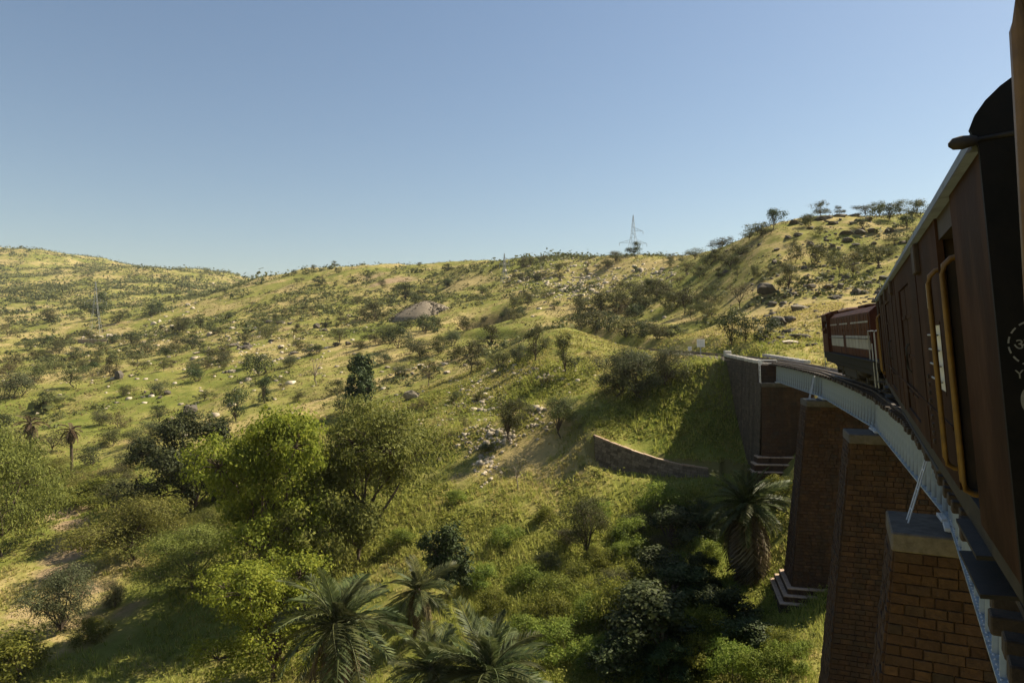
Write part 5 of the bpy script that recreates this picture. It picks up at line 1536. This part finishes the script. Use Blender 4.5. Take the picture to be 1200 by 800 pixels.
def tussocks(n, seed):
    """low dry clumps roughening the slopes beyond the reach of the grass blades"""
    r = np.random.default_rng(seed); N = n * 3
    th = r.uniform(R(-39), R(33), N); rad = np.exp(r.uniform(math.log(75), math.log(420), N))
    x = np.sin(th) * rad; y = np.cos(th) * rad
    dn = fbm(x / 9, y / 9, 171) * .6 + fbm(x / 30, y / 30, 175) * .5
    ds = np.hypot(x - CIRC[0], y - CIRC[1]) - RAD
    k = (dn > r.uniform(-.6, .5, N)) & (np.abs(ds) > 3)
    x, y, rad = x[k][:n], y[k][:n], rad[k][:n]; z = grid_z(x, y); m = len(x); q = 5
    h = (r.uniform(.18, .55, m) * np.clip(rad / 130, .8, 2.0))[:, None]
    o = r.normal(size=(m, q, 3)) * .45; o[..., 2] = np.abs(o[..., 2])
    P = np.stack([x, y, z], -1)[:, None] + o * h[..., None] * np.array([1.2, 1.2, .8])
    Nn = o + np.array([0, 0, .5]) + r.normal(size=o.shape) * .5
    a, F = leaves(P.reshape(-1, 3), Nn.reshape(-1, 3), np.repeat(h[:, 0] * .62, q), .6, r)
    M['tussock'] = leaf_mat('tussock', [(0.095, 0.098, 0.028), (0.16, 0.145, 0.046), (0.24, 0.195, 0.078), (0.13, 0.138, 0.034)], .2)
    return tag(put('grass_tussocks', np_mesh('grass_tussocks', a, F, M['tussock'])), 'dry grass tussocks roughening the far slopes', 'grass', kind='stuff')
tussocks(26000, 35)

# ------------------------------------------------------------------ rocks
def rock_mesh(seed, mat, flat=.6, cuts=2):
    import bmesh
    bm = bmesh.new(); bmesh.ops.create_icosphere(bm, subdivisions=cuts, radius=1.0)
    r = random.Random(seed)
    planes = [(Vector((r.gauss(0, 1), r.gauss(0, 1), r.gauss(0, .7))).normalized(), r.uniform(.38, .80)) for _ in range(11)]
    for v in bm.verts:
        for n_, d in planes:
            t = v.co.dot(n_)
            if t > d: v.co -= n_ * (t - d)
        v.co *= r.uniform(.84, 1.12); v.co.z *= flat
    me = bpy.data.meshes.new('rock'); bm.to_mesh(me); bm.free(); me.materials.append(mat); me.update()
    return me
RK = [rock_mesh(k, M['dark_rock'], .55 + .08 * (k % 3)) for k in range(6)]
RP = [rock_mesh(20 + k, M['pale_rock'], .6) for k in range(4)]
rrng = random.Random(13)
def rock(px, py, wpx, hpx, label, group=None, pale=False, at=None):
    q = at or hit(px, py)
    if q is None: q = crest(px)
    w = wpx * q.y / F_PX / 2; h = hpx * q.y / F_PX
    o = put('boulder', (RP if pale else RK)[rrng.randrange(4 if pale else 6)], None, q + Vector((0, 0, h * .16)), (rrng.uniform(-.15, .15), rrng.uniform(-.15, .15), rrng.uniform(0, 6.28)), (w * 1.1, w * rrng.uniform(.7, 1.1), h * .72))
    return tag(o, label, 'rock', group)
for px, py, w, h, lab in [(898, 344, 30, 18, 'big dark boulder on the right hill beside the upright tree'), (935, 364, 24, 15, 'dark boulder in the middle of the right hill meadow'), (1005, 344, 22, 11, 'dark boulder just left of the coach roof'),
                          (924, 402, 24, 8, 'pale flat rock slab beside the track near the locomotive'), (140, 443, 20, 15, 'dark pointed rock on the lower left hillside'), (222, 484, 30, 20, 'large brown rock face behind the dense dark tree'),
                          (485, 466, 24, 20, 'dark shaded rock below the pale feathery tree'), (515, 240 + 299, 8, 6, 'small grey stone on the slope right of the olive tree'),
                          (668, 461, 7, 6, 'single round pale stone on the grass above the slope tree'), (916, 262, 0, 0, None)]:
    if lab: rock(px, py, w, h, lab, pale=('pale' in lab))
def cluster(label, group, pts, pale=False):
    for i, p in enumerate(pts): rock(*p, ordinal(label, pts, i), group, pale)
cluster('dark rock in the summit outcrop of the right hill', 'summit outcrop rocks', [(930,262,18,8),(948,259,20,9),(965,257,24,8),(985,254,18,6),(1002,254,18,6),(935,276,18,7),(924,280,14,7),(950,268,14,5),(975,262,14,5),(1018,258,14,5),(985,258,10,4),(1000,262,12,5)])
cluster('dark rock in the middle ledges of the right hill', 'middle ledge rocks', [(990,274,24,8),(1008,273,18,9),(1025,272,18,8),(993,282,18,8),(1003,288,12,6),(950,287,14,8),(975,290,12,8),(983,292,10,6),(1042,272,14,7),(1024,286,10,5),(968,282,8,4),(910,293,10,5)])
cluster('dark boulder in the upper scatter low on the right hill', 'lower boulders on the right hill', [(950, 337, 20, 9), (970, 338, 22, 10), (985, 336, 14, 8), (1035, 327, 14, 9), (1018, 333, 14, 6), (992, 326, 12, 7), (938, 333, 12, 5), (1030, 339, 8, 4), (960, 345, 10, 5), (945, 326, 12, 5), (1015, 305, 10, 5), (908, 308, 16, 6), (1000, 310, 8, 4)])
cluster('dark boulder near the track left of the locomotive', 'boulders near the track', [(905, 358, 16, 7), (920, 349, 10, 5), (912, 380, 30, 14), (925, 377, 20, 10), (940, 396, 26, 10), (955, 404, 10, 5), (980, 350, 16, 5), (898, 372, 16, 7), (905, 402, 12, 6), (945, 405, 8, 4), (958, 392, 10, 5)])
cluster('brown rock in the ledges of the central hillside', 'ledge rocks on the central hillside', [(315,378,12,6),(328,379,12,7),(340,380,10,6),(372,384,12,8),(380,388,10,6),(345,414,18,5),(360,412,14,4),(394,405,12,7),(408,404,10,6),(290,405,14,8),(282,408,12,5),(330,408,10,4),(318,400,10,4),(415,415,8,4),(425,406,6,3)])
cluster('brown rock on the lower left hillside ledges', 'rocks on the lower left hillside', [(275,405,18,7),(290,408,16,7),(262,410,12,5),(240,413,9,5),(195,462,12,7),(178,462,8,5),(188,466,8,5),(170,460,7,5),(205,425,8,4),(265,436,9,4)])
cluster('pale boulder in the white rock pile by the left pylon', 'white rocks by the left pylon', [(127,395,9,10),(118,395,9,6),(135,394,7,6),(140,395,7,5),(110,395,8,4),(143,394,5,3),(98,396,8,4),(25,365,14,4),(32,366,12,4)], True)
cluster('pale rock in the bright outcrop left of centre', 'bright outcrop rocks', [(180,380,10,6),(190,384,9,6),(187,377,8,5),(196,388,7,5),(183,390,7,4),(220,358,9,5),(226,362,8,5),(219,366,7,4),(215,374,6,5),(229,355,7,3),(250,334,10,5),(248,420,10,4),(232,414,12,5)], True)
cluster('pale stone in the bank of stones beside the feathery tree', 'pale stones beside the feathery tree', [(455,431,9,5),(463,433,9,5),(470,437,12,6),(478,434,10,5),(486,432,10,5),(494,428,12,4),(448,436,8,4),(483,438,8,4),(500,430,12,4),(520,428,14,8),(525,436,10,5),(458,440,6,4)], True)

def rubble(name, label, blobs, n, smin, smax, seed, mat='pale_rock'):
    r = np.random.default_rng(seed); P = []; S = []
    for (px, py, rx, ry, k) in blobs:
        for _ in range(int(n * k)):
            q = hit(px + r.normal() * rx * 1.3, py + r.normal() * ry * 1.3)
            if q is None: continue
            P.append((q.x, q.y, q.z - .04)); S.append(r.uniform(smin, smax) ** 1.0 * (1 if r.random() > .12 else 1.8))
    return tag(stones_np(name, np.array(P), np.array(S), M[mat], seed, .75), label, 'stones', kind='stuff')
rubble('slope_stones', 'loose pale stones strewn over the slope', [(565,458,18,7,1.3),(552,470,12,8,1),(575,505,8,10,.7),(596,508,5,5,.5),(570,545,7,8,.6),(625,498,10,5,.3),(620,438,22,4,.8),(600,434,14,4,.5),(655,437,20,5,.5),(600,475,25,8,.4),(480,500,25,8,.4),(465,475,10,5,.5),(545,520,10,8,.3)], 110, .16, .46, 5)
rubble('skyline_stones', 'pale stones strewn below the skyline of the stony hillside', [(660,330,25,9,1.5),(680,338,12,6,1),(640,322,25,8,1),(665,303,14,4,.8),(720,325,25,8,.8),(755,322,15,6,.7),(605,327,10,3,.5),(700,345,30,10,.5),(670,337,6,2,.5)], 90, .4, 1.2, 6)
rubble('right_hill_stones', 'small stones scattered over the right hill', [(960,300,45,18,.7),(970,270,40,8,.5),(960,345,40,14,.8),(920,385,18,12,.8),(1010,320,20,14,.8)], 110, .2, .75, 7, 'dark_rock')
rubble('left_stones', 'small pale stones scattered over the left hillsides', [(180,400,60,14,1),(60,360,50,8,.6),(270,440,50,20,.7),(330,400,40,10,.8),(210,375,30,14,.8),(120,430,40,20,.4)], 130, .4, 1.1, 8)

# gravel mound
mq = hit(497, 372) or Vector((-25, 205, 9))
mm = MB(); nr_, na_ = 14, 40; vs = []; fs = []; MW, MH, MD = 12.5, 6.2, 9
for i in range(nr_ + 1):
    f = i / nr_
    for k in range(na_):
        a = 2 * math.pi * k / na_
        rr0 = f * (1 + .10 * math.sin(3 * a + 1) + .06 * math.sin(7 * a))
        vs.append((MW * rr0 * math.cos(a), MD * rr0 * math.sin(a), MH * (1 - f ** 1.5) + (rng.uniform(-.12, .12) if f < 1 else -.8)))
for i in range(nr_):
    for k in range(na_): fs.append((i * na_ + k, (i + 1) * na_ + k, (i + 1) * na_ + (k + 1) % na_, i * na_ + (k + 1) % na_))
mm.add(vs, fs, sm=True)
M['gravel'] = stone_mat('gravel_mound', [(0, (0.15, 0.125, 0.09)), (1, (0.20, 0.165, 0.12))], scale=1.4, bmp=1.0, stain_amt=.1)
md = tag(mm.build('gravel_mound', M['gravel'], None, mq + Vector((0, 8, -.6))), 'grey brown gravel mound right of the round tree', 'mound')
pts = []; sz = []
for k in range(900):
    a = rng.uniform(0, 6.28); f = rng.random() ** .5
    pts.append((MW * f * math.cos(a), MD * f * math.sin(a), MH * (1 - f ** 1.5))); sz.append(rng.uniform(.25, .7))
stones_np('mound_stones', np.array(pts), np.array(sz), M['gravel'], 12, parent=md)

# ------------------------------------------------------------------ terrace wall below the bank
M['terrace_stone'] = stone_mat('terrace_dry_stone', [(0, (0.10, 0.082, 0.06)), (0.5, (0.17, 0.14, 0.10)), (1, (0.23, 0.185, 0.135))], stain_amt=.2)
tw = empty('terrace_wall', (0, 0, 0), (0, 0, 0), 'curved dry stone terrace wall with a pale path along its top', 'wall')
sf = MB(); lay_r = random.Random(3)
for k in range(5):
    a, b = TW[k], TW[k + 1]; hh = TWH[k] + .5
    ba = a - Vector((0, 0.3, hh)); bb = b - Vector((0, 0.3, hh))
    lay(sf, (ba, bb, b, a), .24, .28, .6, lay_r, joint=.03, depth=.07)
tag(sf.build('stonework', M['terrace_stone'], tw), kind='stuff')
cb = MB()
for k in range(5):
    a, b = TW[k], TW[k + 1]; hh = TWH[k] + .5
    up = Vector((0, 1.7, .0)); d = Vector((0, -.3, -hh))
    cb.hexa([a + d + Vector((0, .03, 0)), b + d + Vector((0, .03, 0)), b + up + Vector((0, 0, -hh)), a + up + Vector((0, 0, -hh)), a + Vector((0, .03, 0)), b + Vector((0, .03, 0)), b + up, a + up])
cb.build('core', M['mortar'], tw)
for k in range(5):
    a, b = TW[k], TW[k + 1]; n_ = max(2, int((b - a).length / .8))
    for q in range(n_):
        p0 = a.lerp(b, (q + .02) / n_); p1 = a.lerp(b, (q + .98) / n_); o_ = Vector((0, -.12, 0)); i_ = Vector((0, .95, 0)); t_ = Vector((0, 0, rng.uniform(.06, .16)))
        c = MB(); c.hexa([p0 + o_, p1 + o_, p1 + i_, p0 + i_, p0 + o_ + t_, p1 + o_ + t_, p1 + i_ + t_, p0 + i_ + t_]); c.build('coping_stone', M['ledge'], tw)

# low wall by the left pylon
lw = hit(108, 403)
wl_ = empty('low_wall', lw, (0, 0, R(-4)), 'low beige stone wall in front of the white rock pile', 'wall')
b = MB(); Lw, hw_ = 13.0, 1.9
lay(b, ((-Lw / 2, 0, -.4), (Lw / 2, 0, -.4), (Lw / 2, 0, hw_), (-Lw / 2, 0, hw_)), .55, .9, 1.6, rng, .04, .08); tag(b.build('stonework', M['ledge'], wl_), kind='stuff')
b = MB(); b.box(-Lw / 2, Lw / 2, .01, .6, -.5, hw_ - .02); b.build('core', M['mortar'], wl_)
b = MB(); b.cbox(-Lw / 2 - .1, Lw / 2 + .1, -.14, .7, hw_, hw_ + .18, .03); b.build('coping', M['coping'], wl_)

# ------------------------------------------------------------------ pylons
def pylon(loc, H, base, label, rotz=0.0, arms=((.62, 1, .30), (.80, .5, .28)), t=.055):
    root = empty('power_pylon', loc, (0, 0, rotz), label, 'pylon', 'lattice power pylons')
    waist = .60 * H; ww = base * .28
    def corner(z, i):
        if z < waist: w = base + (ww - base) * (z / waist)
        else: w = ww + (.12 - ww) * ((z - waist) / (H - waist)) ** 1.2
        sx, sy = ((1, 1), (-1, 1), (-1, -1), (1, -1))[i]
        return Vector((sx * w / 2, sy * w / 2, z))
    zs = [0, .16 * H, .30 * H, .42 * H, .52 * H, .60 * H, .67 * H, .74 * H, .81 * H, .88 * H, .94 * H, H]
    for i in range(4):
        q = MB()
        for k in range(len(zs) - 1): q.bar(corner(zs[k], i), corner(zs[k + 1], i), t * 1.5, t * 1.5)
        q.build('leg', M['galv'], root)
    for i in range(4):
        q = MB()
        for k in range(len(zs) - 1):
            if k % 2: q.bar(corner(zs[k], i), corner(zs[k + 1], (i + 1) % 4), t, t)
            else: q.bar(corner(zs[k], (i + 1) % 4), corner(zs[k + 1], i), t, t)
            q.bar(corner(zs[k + 1], i), corner(zs[k + 1], (i + 1) % 4), t, t)
        q.build('lattice_face', M['galv'], root)
    for (zf, both, ln) in arms:
        for sd in ((1, -1) if both == 1 else (1,)):
            q = MB(); z = zf * H; L_ = ln * H * .62
            tip = Vector((sd * L_, 0, z))
            for y in (1, -1):
                w = abs(corner(z, 0).x)
                q.bar(Vector((sd * w, y * w, z)), tip, t, t); q.bar(Vector((sd * w * .9, y * w * .9, z + .07 * H)), tip, t, t)
                for f in (.33, .66):
                    p0 = Vector((sd * w, y * w, z)).lerp(tip, f); p1 = Vector((sd * w * .9, y * w * .9, z + .07 * H)).lerp(tip, f); q.bar(p0, p1, t * .8, t * .8)
            ao = q.build('cross_arm', M['galv'], root)
            ins = MB(); ins.lathe(tip, (0, 0, -1), [(0, .03), (.2, .12), (.4, .05), (.6, .12), (.8, .05), (1.0, .12), (1.2, .05), (1.5, .03)], 8); ins.build('insulator', M['galv'], ao)
    return root
q = hit(112, 392); q = q or crest(112)
pylon(q, 62 * q.y / F_PX, 12 * q.y / F_PX, 'pale lattice pylon in front of the dark round tree, left', .3, t=.052)
D = 300; x = (742 - CX) / F_PX * D; gz = ground(x, D)
Ht = (HY - 252) / F_PX * D - gz
pylon((x, D, gz), Ht, Ht * .26, 'lattice pylon on the skyline right of centre', .2, arms=((.40, 1, .50), (.66, .5, .36)), t=.052)
q = hit(591, 331) or crest(591)
pylon(q, 34 * q.y / F_PX, 7 * q.y / F_PX, 'faint distant lattice pylon left of the skyline pylon', .5, t=.055)

# ------------------------------------------------------------------ trackside signs
def sign(px, D, post_h, w, h, label, boards=1):
    x = (px - CX) / F_PX * D; g = ground(x, D)
    o = empty('sign_board', (x, D, g), (0, 0, .15), label, 'sign')
    p = MB(); p.cbox(-.04, .04, -.04, .04, -.3, post_h, .008); p.build('post', M['galv'], o)
    for k in range(boards):
        b = MB(); x0 = -w / 2 + k * (w / boards); b.cbox(x0 + .01, x0 + w / boards - .01, -.07, -.045, post_h - h, post_h + .05, .008); b.build('board', M['white'], o)
    return o
sign(821, 76, 1.9, .95, .80, 'white trackside sign with two boards on a tall post', 2)
sign(808, 84, .95, .5, .45, 'small white marker board left of the two-board sign')
def marker(px, py, D, label):
    x = (px - CX) / F_PX * D; g = ground(x, D); b = MB(); b.cbox(-.17, .17, -.12, .12, -.3, .95, .05); b.cbox(-.12, .12, -.09, .09, .94, 1.05, .03)
    return tag(b.build('marker_stone', M['white'], None, (x, D, g)), label, 'marker post')
marker(721, 400, 107, 'white marker stone beside the track at the cutting mouth')

# ------------------------------------------------------------------ air
hm_ = bpy.data.materials.new('haze'); hm_.use_nodes = True
hn_ = hm_.node_tree; hn_.nodes.clear()
ho_ = hn_.nodes.new('ShaderNodeOutputMaterial'); hv_ = hn_.nodes.new('ShaderNodeVolumePrincipled')
hv_.inputs['Color'].default_value = (0.86, 0.90, 0.95, 1); hv_.inputs['Density'].default_value = 0.00008; hv_.inputs['Anisotropy'].default_value = 0.0
hn_.links.new(hv_.outputs[0], ho_.inputs['Volume'])
zmin, zmax = float(GZ.min()) - 1.5, max(float(GZ.max()) + 12, 60)
hb_ = MB(); hb_.box(-2600, 2600, -2600, 2600, zmin, zmax)
tag(hb_.build('haze', hm_), 'thin pale haze between the hills', 'haze', kind='stuff')
